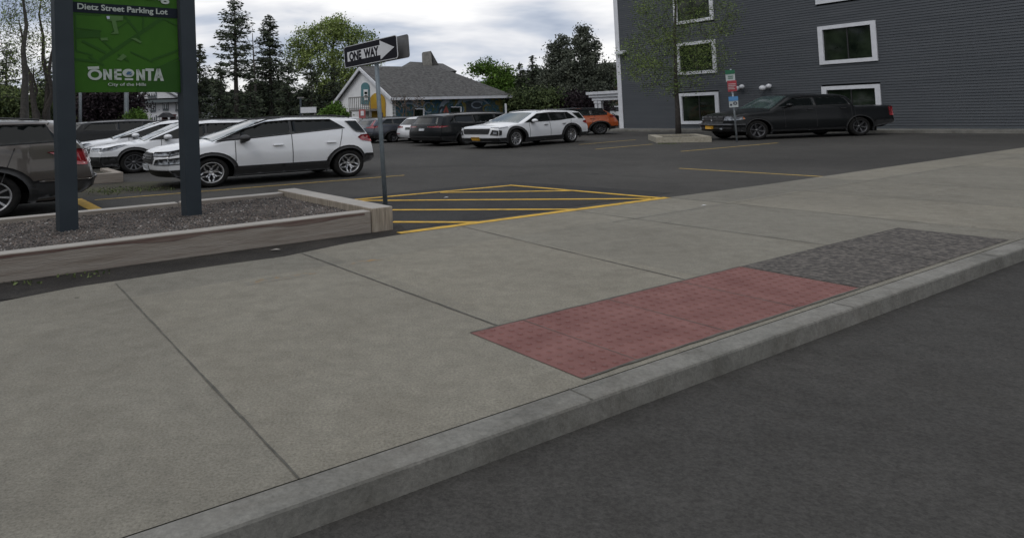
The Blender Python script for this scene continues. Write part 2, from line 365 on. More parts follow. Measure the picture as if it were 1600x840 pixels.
# ------------------------------------------------------------------ cars
def interp(tab,x):
    if x<=tab[0][0]: return tab[0][1]
    for (a,b),(c,d) in zip(tab,tab[1:]):
        if x<=c: return b+(d-b)*(x-a)/(c-a) if c>a else d
    return tab[-1][1]
def sst(t): t=max(0,min(1,t));return t*t*(3-2*t)
class Car:
    def __init__(s,sp,sc3):
        s.__dict__.update(sp);s.S=sc3;s.w=s.W/2
        s.xf=s.fo;s.xr=s.fo+s.wb;s.zmax=max(z for _,z in s.hi)
        for k,v in dict(front=[(.2,.10),(.45,.0),(.7,.02),(1.0,.12),(1.3,.3)],rear=[(.25,.08),(.5,0),(.8,.02),(1.05,.12),(1.6,.42)],pf=.22,pr=.13,sill=.24,wr=.335,aw=.045,fz=.30,rz=.34,cr=.10,tum=None,wy=.0,arch=1.03).items():
            if not hasattr(s,k): setattr(s,k,v)
        if s.tum is None: s.tum=[(.15,.92),(.42,.985),(.72,1.0),(s.belt,.965),(s.zmax,.77)]
    def zhi(s,x): 
        return (interp(s.hi,x-.03)+interp(s.hi,x)+interp(s.hi,x+.03))/3
    def zlo(s,x):
        z=s.sill
        if x<.6: z=max(z,s.fz)if x<.0 else s.sill+(s.fz-s.sill)*sst(1-x/.6)
        if x>s.L-.6: z=s.sill+(s.rz-s.sill)*sst(1-(s.L-x)/.6)
        for c in (s.xf,s.xr):
            a=s.wr+s.aw;b=(s.wr+.05)*s.arch
            if abs(x-c)<=a: z=max(z,s.wr+b*math.sqrt(max(0,1-((x-c)/a)**2)))
        return z
    def warp(s,p):
        x,y,z=p;yn=min(1.1,abs(y)/s.w);L=s.L
        gf=sst(1-x/.95);gr=sst(1-(L-x)/.75);g2=sst(1-x/.8);g3=sst(1-(L-x)/.6)
        x2=x+interp(s.front,z)*gf+s.pf*yn**3.2*g2-interp(s.rear,z)*gr-s.pr*yn**3.2*g3
        t=interp(s.tum,z)
        bul=1+.012*math.sin(min(1,max(0,(z-.3)/.7))*pi)
        y2=y*t*bul*(1-.05*g2-.035*g3)
        return Vector(((s.fo+s.wb/2-x2)*s.S[0],y2*s.S[1],z*s.S[2]))
    def top(s,x,y):
        yn=y/s.w;return s.zhi(x)-.045*yn*yn
    def body(s,mt):
        L=s.L;xs=set(round(L*i/90,4) for i in range(91))|{0,.015,.04,L-.04,L-.015}
        for c in (s.xf,s.xr):
            for k in range(25): xs.add(round(c+(s.wr+s.aw)*math.cos(pi*k/24),4))
        for x,_ in s.hi: xs.add(round(min(L,max(0,x)),4))
        xs=sorted(xs);ys=[-1+2*i/10 for i in range(11)]
        rings=[];NR=12
        for x in xs:
            z0=s.zlo(x);zt=s.zhi(x)-.045;r=min(s.cr,(zt-z0)/3)
            rg=[]
            for k in range(NR): rg.append((s.w,z0+(zt-r-z0)*k/(NR-1)))
            for k in range(1,5):
                a=pi/2*k/5;rg.append((s.w-r*(1-math.cos(a)),zt-r+r*math.sin(a)))
            half=rg[:];wt=s.w-r
            tops=[(wt*-yy,) for yy in ys]
            tp=[(wt*v,s.zhi(x)-.045*(v)**2+0) for v in [1-2*i/10 for i in range(11)]]
            rings.append([(x,a,b) for a,b in half]+[(x,a,b) for a,b in tp]+[(x,-a,b) for a,b in half[::-1]])
        n=len(rings[0]);vs=[];fs=[]
        for rg in rings: vs+= [s.warp(p) for p in rg]
        for i in range(len(rings)-1):
            for k in range(n-1): fs.append((i*n+k,i*n+k+1,(i+1)*n+k+1,(i+1)*n+k))
        H=NR+4
        for ri,base in ((0,0),(len(rings)-1,(len(rings)-1)*n)):
            x=xs[ri];prev=None
            for k in range(H):
                _,a,b=rings[ri][k];row=[base+k]
                for j in range(1,10):
                    vs.append(s.warp((x,a*(1-2*j/10),b)));row.append(len(vs)-1)
                row.append(base+n-1-k)
                if prev:
                    for j in range(10): fs.append((prev[j],prev[j+1],row[j+1],row[j]) if ri==0 else (prev[j],row[j],row[j+1],prev[j+1]))
                prev=row
            row=[base+H+j for j in range(11)]
            for j in range(10): fs.append((prev[j],prev[j+1],row[j+1],row[j]) if ri==0 else (prev[j],row[j],row[j+1],prev[j+1]))
        me=bpy.data.meshes.new('body');me.from_pydata([tuple(v) for v in vs],[],fs);me.materials.append(mt)
        bm=bmesh.new();bm.from_mesh(me);bmesh.ops.remove_doubles(bm,verts=bm.verts,dist=.0004);bmesh.ops.recalc_face_normals(bm,faces=bm.faces)
        for f in bm.faces: f.smooth=True
        for e in bm.edges:
            if len(e.link_faces)==2 and e.calc_face_angle(0)>R(38): e.smooth=False
        bm.to_mesh(me);bm.free();return me
    def panel(s,mb,kind,poly,mt,off=.006,side=1,th=.02,step=.11):
        bm=bmesh.new();vs=[bm.verts.new((a,b,0)) for a,b in poly];bm.faces.new(vs)
        bmesh.ops.triangulate(bm,faces=bm.faces)
        for _ in range(6):
            e=[e for e in bm.edges if e.calc_length()>step]
            if not e: break
            bmesh.ops.subdivide_edges(bm,edges=e,cuts=1);bmesh.ops.triangulate(bm,faces=[f for f in bm.faces if len(f.verts)>3])
        def mp(a,b,o):
            if kind=='side': return s.warp((a,side*(s.w+o),b))
            if kind=='front': return s.warp((-o,a,b))
            if kind=='rear': return s.warp((s.L+o,a,b))
            return s.warp((a,b,s.top(a,b)+o+.002))
        idx={};V=[];Fc=[]
        for v in bm.verts: idx[v]=len(V);V.append(mp(v.co.x,v.co.y,off))
        for f in bm.faces: Fc.append([idx[v] for v in f.verts])
        n=len(V);low={}
        for e in bm.edges:
            if len(e.link_faces)==1:
                for v in e.verts:
                    if v not in low: low[v]=len(V);V.append(mp(v.co.x,v.co.y,off-th))
                a,b=e.verts;Fc.append([idx[a],idx[b],low[b],low[a]])
        bm.free();mb.add(V,Fc,mt,False)
        k=len(s_sm:=mb.sm)-len(Fc)
        for i in range(len(Fc)):
            if len(Fc[i])==3: mb.sm[k+i]=True
        return mb
def clipx(poly,x0,x1):
    def cl(p,f,t):
        out=[]
        for i in range(len(p)):
            a,b=p[i],p[(i+1)%len(p)];fa,fb=f(a),f(b)
            if fa>=0: out.append(a)
            if (fa>=0)!=(fb>=0):
                u=fa/(fa-fb);out.append((a[0]+(b[0]-a[0])*u,a[1]+(b[1]-a[1])*u))
        return out
    p=cl(poly,lambda q:q[0]-x0,0);return cl(p,lambda q:x1-q[0],0) if p else p
def wheel_meshes(c,style,rimmat,wscale=1.22):
    Rr=c.wr;w=.115;kx=c.S[2]*wscale;kz=c.S[2];ky=c.S[1]
    f=lambda p:Vector((p.x*kx,p.y*ky,p.z*kz))
    prof=[(.60,-w),(.86,-w),(.97,-w*.85),(1,-w*.55),(1,w*.55),(.97,w*.85),(.86,w),(.70,w*.96),(.66,w*.6),(.66,-w*.3),(.0,-w*.3)]
    def lathe(prof,mt,mb,n=40,rr=Rr,sm=True):
        vs=[];fs=[]
        for r,y in prof:
            for k in range(n): a=2*pi*k/n;vs.append((r*rr*math.cos(a),y,r*rr*math.sin(a)))
        for i in range(len(prof)-1):
            for k in range(n): fs.append((i*n+k,i*n+(k+1)%n,(i+1)*n+(k+1)%n,(i+1)*n+k))
        mb.add(vs,fs,mt,sm)
    t=MB();lathe(prof[:9],M_tyre,t)
    tm=t.mesh('tyre',f=f)
    r=MB();lathe([(.70,w*.93),(.66,w*.99),(.63,w*.8),(.62,w*.2),(.62,-.2*w)],rimmat,r)
    lathe([(.63,w*.12),(.05,w*.12),(.0,w*.12)],M_rimd,r,sm=False)
    def spoke(a0,a1,r0,r1,wd0,wd1,mt,y0=.55,y1=.85):
        p0=Vector((math.cos(a0)*r0*Rr,w*y0,math.sin(a0)*r0*Rr));p1=Vector((math.cos(a1)*r1*Rr,w*y1,math.sin(a1)*r1*Rr))
        d=(p1-p0).normalized();n=Vector((-d.z,0,d.x));th=Vector((0,-.03,0))
        q=[p0-n*wd0,p0+n*wd0,p1+n*wd1,p1-n*wd1];r.prism(q,th,mt)
    if style=='five':
        for k in range(5):
            a=pi/2+2*pi*k/5
            for sg in (-1,1):
                spoke(a+sg*.12,a+sg*.20,.14,.40,.016,.014,rimmat);spoke(a+sg*.20,a+sg*.50,.38,.60,.015,.012,rimmat);spoke(a+sg*.50,a+sg*.33,.60,.65,.012,.012,rimmat)
            spoke(a,a,.0,.2,.03,.02,rimmat)
    elif style=='ten':
        for k in range(10):
            a=2*pi*k/10;spoke(a,a+.10,.12,.64,.012,.018,rimmat)
    else:
        for k in range(6):
            a=2*pi*k/6+.2;spoke(a,a,.12,.64,.022,.030,rimmat)
    lathe([(.16,w*.2),(.16,w*.66),(.0,w*.70)],rimmat,r,n=14)
    return tm,r.mesh('rim',f=f)
def make_car(label,cat,group,sp,p_front,p_rear,side,pm,name='parked_car',clad=True,rimstyle='ten',rimmat=None,sy=1.27,sz=.906,extra=None,glass=None,sx=None,loc=None,ang=None,wscale=1.22,detail=True):
    """p_front, p_rear: ground points under the two wheels on one side (side=+1: the car's left)"""
    if loc is None:
        d=(p_front-p_rear);d.z=0;sx=d.length/sp['wb'];d.normalize();ang=math.atan2(d.y,d.x)
        lft=Vector((-d.y,d.x,0));loc=(p_front+p_rear)/2-lft*side*(sp['W']/2-.12)*sy;loc.z=0
    c=Car(sp,(sx,sy,sz));root=empty(name,loc,ang,label,cat,group)
    bd=link('body',c.body(pm),root)
    L,w=c.L,c.w
    def P(nm,items,parent=root,**k):
        mb=MB()
        for it in items: c.panel(mb,*it[:3],**(it[3] if len(it)>3 else {}))
        o=mb.build(nm,parent,world=False);return o
    ub=MB();ub.box((L/2,0,.50),(L-.75,c.W-.62,.62),M_under);ub.box((L/2,0,.30),(L-1.1,c.W-.5,.16),M_under)
    ub.v=[c.warp(v) for v in ub.v];ub.build('underbody',root,world=False)
    tm,rm=wheel_meshes(c,rimstyle,rimmat or M_rim,wscale)
    for xc in (c.xf,c.xr):
        for s_ in (1,-1):
            wo=link('wheel',tm,root,((c.fo+c.wb/2-xc)*sx,s_*(w-.125+c.wy)*sy,c.wr*sz))
            if s_<0: wo.rotation_euler[2]=pi
            link('rim',rm,wo)
    GM=glass or M_glass
    dl=sp['dlo']
    for s_ in (1,-1):
        tri=[(x+ (0),z) for x,z in dl]
        cx=sum(p[0] for p in dl)/len(dl);cz=sum(p[1] for p in dl)/len(dl)
        big=[(cx+(x-cx)*1.025,cz+(z-cz)*1.13) for x,z in dl]
        P('window_surround',[('side',big,M_plast,dict(side=s_,off=.004))])
        cuts=[min(x for x,_ in dl)]+sp['pil']+[max(x for x,_ in dl)]
        for a,b in zip(cuts,cuts[1:]):
            q=clipx(dl,a+.025,b-.025)
            if len(q)>2: P('window',[('side',q,GM,dict(side=s_,off=.009))])
    def trap(x0,x1,w0,w1): return [(x0,-w0),(x0,w0),(x1,w1),(x1,-w1)]
    ws=sp['ws'];P('windshield',[('top',trap(ws[0],ws[1],w-.13,w-.20),M_wsh,dict(off=.006))])
    if sp.get('rw'):
        z0,z1=sp['rw'];P('rear_window',[('rear',[(-w+.17,z0),(w-.17,z0),(w-.22,z1),(-w+.22,z1)],GM,dict(off=.006))])
    if detail:
        for s_ in (1,-1):
            for xs in sp['seams']:
                P('door_seam',[('side',[(xs[0]-.006,xs[1]),(xs[0]+.006,xs[1]),(xs[2]+.006,xs[3]),(xs[2]-.006,xs[3])],M_plast,dict(side=s_,off=.003))])
            for hx in sp['handles']:
                h=MB();h.box((hx,s_*(w+.02),c.belt-.13),(.19,.035,.032),sp.get('hm',pm));h.v=[c.warp(v) for v in h.v];h.build('door_handle',root,world=False,bevel=.01)
    mx_=ws[0]+sp.get('mx',.52)
    for s_ in (1,-1):
        mm=MB();mm.ell((mx_,s_*(w+.13),c.belt+.07),(.10,.12,.085),sp.get('mirm',pm),12,8);mm.box((mx_-.02,s_*(w+.03),c.belt-.01),(.07,.14,.05),M_plast)
        S=c.S;mm.v=[Vector(((c.fo+c.wb/2-v.x)*S[0],v.y*S[1]*.96,v.z*S[2])) for v in mm.v];mm.build('side_mirror',root,world=False)
    if clad:
        cm=sp.get('clm',M_plast)
        for s_ in (1,-1):
            it=[]
            for xc in (c.xf,c.xr):
                a=c.wr+c.aw;b=(c.wr+.05)*c.arch;e=sp.get('clw',.06);zc=c.wr
                def pt(a_,b_,t): return (xc+a_*math.cos(t),zc+b_*math.sin(t))
                t0=-.32;n=16
                ang_=[t0+(pi-2*t0)*k/n for k in range(n+1)]
                it.append(('side',[pt(a-.006,b-.006,u) for u in ang_]+[pt(a+e,b+e,u) for u in ang_[::-1]],cm,dict(side=s_,off=.012,th=.03)))
            x0,x1=c.xf+c.wr+c.aw,c.xr-c.wr-c.aw
            it.append(('side',[(x0,c.sill-.02),(x1,c.sill-.02),(x1,c.sill+sp.get('sk',.16)),(x0,c.sill+sp.get('sk',.16))],cm,dict(side=s_,off=.014,th=.03)))
            P('cladding',it)
        it=[('front',[(-w,c.fz-.01),(w,c.fz-.01),(w,sp.get('fbz',.42)),(-w,sp.get('fbz',.42))],cm,dict(off=.01,th=.03))]
        for s_ in (1,-1): it.append(('side',[(0,c.fz-.01),(c.xf-c.wr-c.aw,c.sill+.02),(c.xf-c.wr-c.aw,sp.get('fbz',.42)),(0,sp.get('fbz',.42))],cm,dict(side=s_,off=.01,th=.03)))
        P('front_bumper',it)
        it=[('rear',[(-w,c.rz-.01),(w,c.rz-.01),(w,sp.get('rbz',.55)),(-w,sp.get('rbz',.55))],cm,dict(off=.012,th=.03))]
        for s_ in (1,-1): it.append(('side',[(c.xr+c.wr+c.aw,c.sill+.03),(L,c.rz-.01),(L,sp.get('rbz',.55)),(c.xr+c.wr+c.aw+.03,sp.get('rbz',.55))],cm,dict(side=s_,off=.012,th=.03)))
        P('rear_bumper',it)
    if sp.get('rails'):
        x0,x1=sp['rails']
        for s_ in (1,-1):
            rl=MB();pts=[]
            for k in range(9):
                t=k/8;x=x0+(x1-x0)*t;pts.append((x,s_*(w-.13),c.top(x,w-.15)+.02+.035*min(1,4*t,4*(1-t))))
            rl.tube(pts,.018,sp.get('rlm',M_plast),6);rl.v=[c.warp(v) for v in rl.v];rl.build('roof_rail',root,world=False)
    for nm,items in (sp.get('parts') or []):
        both={}
        P(nm,items)
    if extra: extra(c,root,P)
    return c,root
def mir(items):   # mirror side / front / rear panels to the other side
    out=[]
    for it in items:
        k=dict(it[3]) if len(it)>3 else {}
        if it[0]=='side': k['side']=-k.get('side',1);out.append(('side',it[1],it[2],k))
        else: out.append((it[0],[(-a,b) for a,b in it[1]],it[2],k))
    return out
def rect(a,b,c,d): return [(a,c),(b,c),(b,d),(a,d)]
# --- small white crossover beside the sign planter
sp=dict(L=4.08,W=1.76,wb=2.52,fo=.93,belt=1.06,hi=[(0,.86),(.04,.93),(.15,.985),(.5,1.045),(.95,1.10),(1.85,1.53),(2.05,1.575),(2.6,1.60),(3.3,1.585),(3.9,1.545),(4.10,1.53)],
 wr=.352,sill=.27,fz=.30,rz=.40,rbz=.60,sk=.20,fbz=.46,front=[(.25,.16),(.45,.03),(.7,0),(.95,.06),(1.3,.3)],rear=[(.3,.12),(.5,0),(.7,.01),(.95,.05),(1.12,.10),(1.25,.16),(1.47,.27),(1.5,.22),(1.6,.20)],
 dlo=[(1.02,1.10),(1.50,1.34),(1.92,1.49),(2.3,1.515),(3.12,1.50),(3.40,1.275),(2.9,1.235),(1.5,1.125)],pil=[1.42,2.36],ws=(.98,1.86),rw=(1.12,1.43),
 seams=[(1.34,.45,1.34,1.08),(2.36,.45,2.36,1.2),(3.25,.75,3.36,1.25),(1.34,.45,2.36,.455) ],handles=[2.10,3.10],rails=(1.75,3.75),mx=.50,mirm=M_plast,clw=.07)
hl=[('side',[(.02,.80),(.50,.90),(.62,.955),(.30,.93),(.02,.875)],M_lamp,dict(off=.008)),('front',[(.50,.80),(.885,.80),(.885,.875),(.52,.86)],M_lamp,dict(off=.008))]
fl=[('side',[(.02,.60),(.42,.615),(.48,.70),(.34,.735),(.02,.70)],M_lamp,dict(off=.008)),('front',[(.56,.60),(.885,.60),(.885,.71),(.64,.68)],M_lamp,dict(off=.008))]
bz=[('side',[(.0,.775),(.50,.87),(.66,.965),(.30,.955),(.0,.90)],M_plast,dict(off=.003)),('front',[(.48,.775),(.885,.775),(.885,.90),(.50,.885)],M_plast,dict(off=.003))]
bz2=[('side',[(.0,.575),(.44,.59),(.52,.70),(.36,.76),(.0,.73)],M_plast,dict(off=.003)),('front',[(.52,.575),(.885,.575),(.885,.74),(.62,.71)],M_plast,dict(off=.003))]
gr=[('front',[(-.46,.60),(.46,.60),(.56,.72),(.46,.86),(-.46,.86),(-.56,.72)],M_plast,dict(off=.01))]
tl=[('side',[(3.74,1.03),(3.86,.94),(4.10,.90),(4.10,1.10),(3.9,1.09)],M_tail,dict(off=.012)),('rear',[(.58,.92),(.88,.90),(.88,1.10),(.6,1.06)],M_tail,dict(off=.012))]
sp['parts']=[('headlight_surround',bz),('headlight_surround',mir(bz)),('fog_lamp_surround',bz2),('fog_lamp_surround',mir(bz2)),('headlight',hl),('headlight',mir(hl)),('fog_lamp',fl),('fog_lamp',mir(fl)),('grille',gr),('tail_light',tl),('tail_light',mir(tl)),
 ('licence_plate',[('front',rect(-.2,.2,.44,.57),M_platew,dict(off=.05,th=.04))]),
 ('quarter_window',[('side',[(3.46,1.46),(3.66,1.25),(3.80,1.18),(4.07,1.15),(4.07,1.46)],M_glass,dict(off=.03,th=.05,step=.05))]),('quarter_window',[('side',[(3.46,1.46),(3.66,1.25),(3.80,1.18),(4.07,1.15),(4.07,1.46)],M_glass,dict(off=.03,th=.05,step=.05,side=-1))])]
def ecox(c,root,P):
    for z in (.66,.72,.78): P('grille_bar',[('front',rect(-.48,.48,z,z+.018),M_rimg,dict(off=.022))])
    P('emblem',[('front',[(.1*math.cos(t*pi/6),.75+.04*math.sin(t*pi/6)) for t in range(12)],M_rimg,dict(off=.03))])
    s=MB();s.v=[];x=c.L
    s.box((3.93,0,1.53),(.34,1.30,.03),P_white)
    s.v=[c.warp(v) for v in s.v];s.build('spoiler',root,world=False,bevel=.01)
    for s_ in (1,-1):
        P('wiper_panel',[('side',[(1.02,1.10),(1.42,1.12),(1.44,1.30)],M_plast,dict(side=s_,off=.012))])
    h=MB();h.tube([(4.0,0,.42),(4.32,0,.40)],.03,M_plast,6);h.box((4.28,0,.40),(.12,.08,.07),M_plast);h.v=[c.warp(v) for v in h.v];h.build('tow_hitch',root,world=False)
make_car('white compact crossover with black roof rails and lower trim, parked just behind the sign planter','car','cars parked nose-in on the left',sp,G(329,292.5),G(543,276.0),1,P_white,rimstyle='five',extra=ecox)
# --- white wagon with black lower bumper, behind it
def suv(L=4.7,W=1.88,wb=2.75,fo=.93,H=1.70,hood=1.05,belt=1.10,nose=.92,roofx=(2.05,4.25),dlo=None,sq=0,**k):
    d=dict(L=L,W=W,wb=wb,fo=fo,belt=belt,hi=[(0,nose-.08),(.04,nose-.03),(.14,nose),(.5,hood-.06),(1.15,hood+.03),(roofx[0],H-.09),(roofx[0]+.25,H-.03),(roofx[0]+.9,H),(roofx[1]-.6,H-.02),(L-.05,H-.08),(L,H-.10)],
      ws=(1.18,roofx[0]-.0),rw=(belt+.06,H-.20),rear=[(.3,.10),(.5,0),(.75,.01),(belt,.08),(H-.12,.40),(H,.36)],
      dlo=dlo or [(1.32,belt+.02),(roofx[0]+.12,H-.17),(roofx[0]+.6,H-.13),(L-.85,H-.15),(L-.50,belt+.13),(L-1.2,belt+.06)],pil=[roofx[0]+.55,roofx[0]+1.45],
      seams=[(1.55,.42,1.55,belt),(roofx[0]+.55,.42,roofx[0]+.55,belt+.05),(L-1.15,.62,L-1.0,belt+.05)],handles=[roofx[0]+.33,roofx[0]+1.25],rails=(roofx[0]+.1,L-.7))
    d.update(k);return d
def tails(L,z0,z1,x=.28,yi=.50,w=.94,mt=None):
    mt=mt or M_tail
    t=[('side',[(L-x,(z0+z1)/2+.02),(L,z0),(L,z1),(L-x*.5,z1-.01)],mt,dict(off=.010)),('rear',[(yi,z0+.02),(w,z0),(w,z1),(yi,z1-.03)],mt,dict(off=.010))]
    return [('tail_light',t),('tail_light',mir(t))]
sp=suv(L=4.86,W=1.875,wb=2.745,fo=.95,H=1.60,hood=.98,belt=1.03,nose=.86,wr=.345,fbz=.56,rbz=.55,sk=.15,clw=.08,fz=.26,mx=.5)
hl=[('side',[(.02,.74),(.30,.75),(.80,.92),(.45,.90),(.02,.83)],M_lamp,dict(off=.010)),('front',[(.56,.74),(.93,.74),(.93,.84),(.6,.83)],M_lamp,dict(off=.010))]
sp['parts']=[('headlight',hl),('headlight',mir(hl)),('grille',[('front',[(-.42,.60),(.42,.60),(.52,.70),(.44,.82),(-.44,.82),(-.52,.70)],M_plast,dict(off=.014))]),
 ('grille_trim',[('front',[(-.44,.805),(.44,.805),(.44,.84),(-.44,.84)],M_chrome,dict(off=.02)),('front',[(-.46,.70),(.46,.70),(.46,.72),(-.46,.72)],M_chrome,dict(off=.02))]),
 ('licence_plate',[('front',rect(-.17,.17,.40,.54),M_plateo,dict(off=.03))]),('headlight_surround',[('side',[(.6,.86),(.86,.95),(.80,.93)],M_amber,dict(off=.012))])]+tails(4.86,.85,1.05)
def wagx(c,root,P):
    for s_ in (1,-1): P('bumper_corner',[('side',[(0,.5),(.42,.56),(.50,.48),(.56,.3),(0,.28)],M_plast,dict(side=s_,off=.018))])
pf=G(209,270.5);dA=Vector((math.cos(R(28)),math.sin(R(28)),0))
make_car('white wagon with a dark grille and orange plate, nose beside the white compact crossover','car','cars parked nose-in on the left',sp,pf,pf+dA*3.45,1,P_white,extra=wagx,rimmat=M_rimg)
# --- third white car
sp=suv(L=4.6,W=1.84,wb=2.69,fo=.93,H=1.64,hood=1.0,belt=1.06,nose=.90,rails=(2.2,3.8),roofx=(2.25,4.0))
hl=[('side',[(.02,.80),(.25,.80),(.60,.92),(.3,.92),(.02,.87)],M_lamp,dict(off=.010)),('front',[(.52,.78),(.92,.80),(.92,.87),(.6,.86)],M_lamp,dict(off=.010))]
sp['parts']=[('headlight',hl),('headlight',mir(hl)),('grille',[('front',[(-.5,.55),(.5,.55),(.42,.82),(-.42,.82)],M_plast,dict(off=.014))])]+tails(4.6,.85,1.05)
pf3=pf+BX*3.05-AX*.35
make_car('white crossover behind the wagon, only its hood, windscreen and roof showing','car','cars parked nose-in on the left',sp,pf3,pf3+dA*3.4,1,P_silver if 0 else P_white,rimmat=M_rimg)
# --- further cars on the left
sp=suv(L=5.2,W=1.98,wb=3.05,fo=.95,H=1.86,hood=1.18,belt=1.25,nose=1.08,wr=.38)
pb=D(150,240,31);pb.z=0
make_car('tall black sport utility vehicle with boxy windows far back on the left','car','cars parked far back on the left',sp,pb+AX*4.1,pb+AX*.3,-1,P_black,rimmat=M_rimg,detail=False,sz=.85)
for (px,Yd,pmt,lb,H) in ((108,42,P_white,'small white car at the far left edge of the lot beyond the black vehicle',1.62),(106,36,P_silver,'silver car half hidden between the signpost and the black vehicle',1.50)):
    sp=suv(H=H);q=D(px+14,235,Yd);q.z=0
    make_car(lb,'car','cars parked far back on the left',sp,q,q+AX*3.45,1,pmt,detail=False)
# --- bronze-grey SUV at the left edge
sp=suv(L=5.18,W=2.0,wb=3.02,fo=.90,H=1.76,hood=1.12,belt=1.16,nose=1.0,wr=.385,sill=.26,rz=.36,rbz=.62,clw=.09,sk=.18,roofx=(2.0,4.5),
  dlo=[(1.4,1.18),(2.1,1.58),(2.6,1.63),(4.55,1.60),(4.95,1.38),(4.93,1.31),(3.0,1.24)],pil=[2.55,3.45],
  rear=[(.3,.20),(.45,.03),(.62,0),(.8,.04),(1.18,.13),(1.3,.20),(1.62,.46),(1.68,.30),(1.8,.28)],pr=.10,rw=(1.25,1.56))
tl=[('side',[(4.55,1.115),(4.80,1.145),(5.18,1.16),(5.18,.86),(4.88,.88),(4.80,1.01)],M_tail,dict(off=.014)),('rear',[(.60,.92),(1.0,.88),(1.0,1.15),(.55,1.14)],M_tail,dict(off=.014))]
tl2=[('rear',[(.50,.90),(.60,.90),(.57,1.13),(.48,1.13)],M_lamp,dict(off=.014))]
sp['parts']=[('tail_light',tl),('tail_light',mir(tl)),('reversing_lamp',tl2),('reversing_lamp',mir(tl2)),('bumper_lip',[('rear',rect(-.95,.95,.60,.64),P_brown,dict(off=.03)),('side',rect(4.45,5.18,.60,.64),P_brown,dict(off=.03)),('side',rect(4.45,5.18,.60,.64),P_brown,dict(off=.03,side=-1))])]
pr=G(-15,343)
make_car('bronze-grey sport utility vehicle with red tail light, parked behind the sign posts','car','cars parked nose-in on the left',sp,pr-AX*3.85,pr,-1 if 0 else 1,P_brown,rimmat=M_rim,sy=1.2)
# --- far row: grey, white, black, seen from behind
def rear_plate(mt,z=.85): return ('licence_plate',[('rear',rect(-.16,.16,z,z+.13),mt,dict(off=.02))])
dR=Vector((math.cos(R(52)),math.sin(R(52)),0))
sp=suv(L=4.6,W=1.86,wb=2.66,fo=.9,H=1.68,hood=1.05,belt=1.12,wr=.36,pil=[2.6,3.5])
t=[('side',[(4.35,1.05),(4.6,.98),(4.6,1.12),(4.42,1.14)],M_tail,dict(off=.012)),('rear',[(.52,1.0),(.93,.98),(.93,1.14),(.86,1.14),(.80,1.5),(.72,1.5),(.74,1.10),(.52,1.06)],M_tail,dict(off=.012))]
sp['parts']=[('tail_light',t),('tail_light',mir(t)),rear_plate(M_platew,.80),('trim_strip',[('rear',rect(-.9,.9,.62,.65),M_chrome,dict(off=.02))]),('trim_strip',[('rear',rect(-.5,.5,1.02,1.05),M_chrome,dict(off=.014))])]
q=G(613,222.5);dC=Vector((math.cos(R(31)),math.sin(R(31)),0))
make_car('dark grey crossover with L-shaped tail lights behind the one way sign post','car','cars parked tail-out in the far row',sp,q+dC*3.5,q,-1,P_grey,sz=0.77,rimmat=M_rimg,rimstyle='five')
sp=suv(L=4.67,W=1.9,wb=2.82,fo=.88,H=1.66,hood=1.02,belt=1.06,wr=.36,rails=None,rw=(1.12,1.47))
sp['parts']=tails(4.67,.93,1.07,x=.3,yi=.42)+[rear_plate(M_win,.84),('reflector',[('rear',rect(.55,.9,.56,.60),M_tail,dict(off=.016))]),('reflector',[('rear',rect(-.9,-.55,.56,.60),M_tail,dict(off=.016))])]
q=G(688,223.2);dQ=Vector((math.cos(R(31)),math.sin(R(31)),0))
make_car('white hatch-backed car with thin red tail lights between the grey and black vehicles','car','cars parked tail-out in the far row',sp,q+dQ*3.5,q,-1,P_white2,rimmat=M_rimg,rbz=.0 if 0 else .5) if 0 else make_car('white hatch-backed car with red tail lights between the grey and black vehicles','car','cars parked tail-out in the far row',sp,q+dQ*3.5,q,-1,P_white2,clad=False,sz=0.80,rimmat=M_rimg)
sp=suv(L=5.1,W=1.99,wb=2.98,fo=.95,H=1.78,hood=1.12,belt=1.17,wr=.39,roofx=(2.0,4.7),pil=[2.6,3.55,4.35],rw=(1.2,1.58),rear=[(.3,.10),(.5,0),(.8,.01),(1.17,.06),(1.66,.28),(1.78,.24)])
sp['parts']=tails(5.1,1.02,1.12,x=.45,yi=.35,w=.99)+[rear_plate(M_platew,.86)]
q=G(727,226.8);dK=Vector((math.cos(R(31)),math.sin(R(31)),0))
make_car('large black sport utility vehicle parked tail-out next to the white crossover with orange plate','car','cars parked tail-out in the far row',sp,q+dK*3.9,q,-1,P_black,sz=.79,rimmat=M_rimg)
# --- white crossover, front three-quarter
sp=suv(L=4.67,W=1.9,wb=2.73,fo=.92,H=1.64,hood=1.10,belt=1.10,nose=1.03,wr=.41,sill=.27,sk=.17,clw=.095,fbz=.48,rbz=.5,roofx=(2.0,4.25),rails=(2.2,3.9),rlm=M_chrome,hm=M_chrome,
  dlo=[(1.36,1.12),(2.08,1.47),(2.7,1.51),(3.6,1.49),(3.92,1.22),(3.0,1.15)],pil=[2.62,3.45],front=[(.25,.12),(.5,0),(.85,.0),(1.0,.04),(1.3,.3)],pf=.20,
  rear=[(.3,.10),(.5,0),(.8,.01),(1.1,.07),(1.25,.14),(1.5,.26),(1.66,.24)])
hl=[('front',[(.66,.62),(.93,.58),(.93,.80),(.76,.84)],M_plast,dict(off=.012)),('side',[(.0,.58),(.10,.60),(.12,.80),(.0,.82)],M_plast,dict(off=.012))]
h2=[('front',[(.78,.68),(.90,.67),(.90,.76),(.80,.77)],M_lamp,dict(off=.02))]
drl=[('front',[(.70,.93),(.94,.93),(.94,.955),(.70,.95)],M_lamp,dict(off=.012)),('side',[(0,.90),(.5,.95),(.45,.965),(0,.925)],M_lamp,dict(off=.012))]
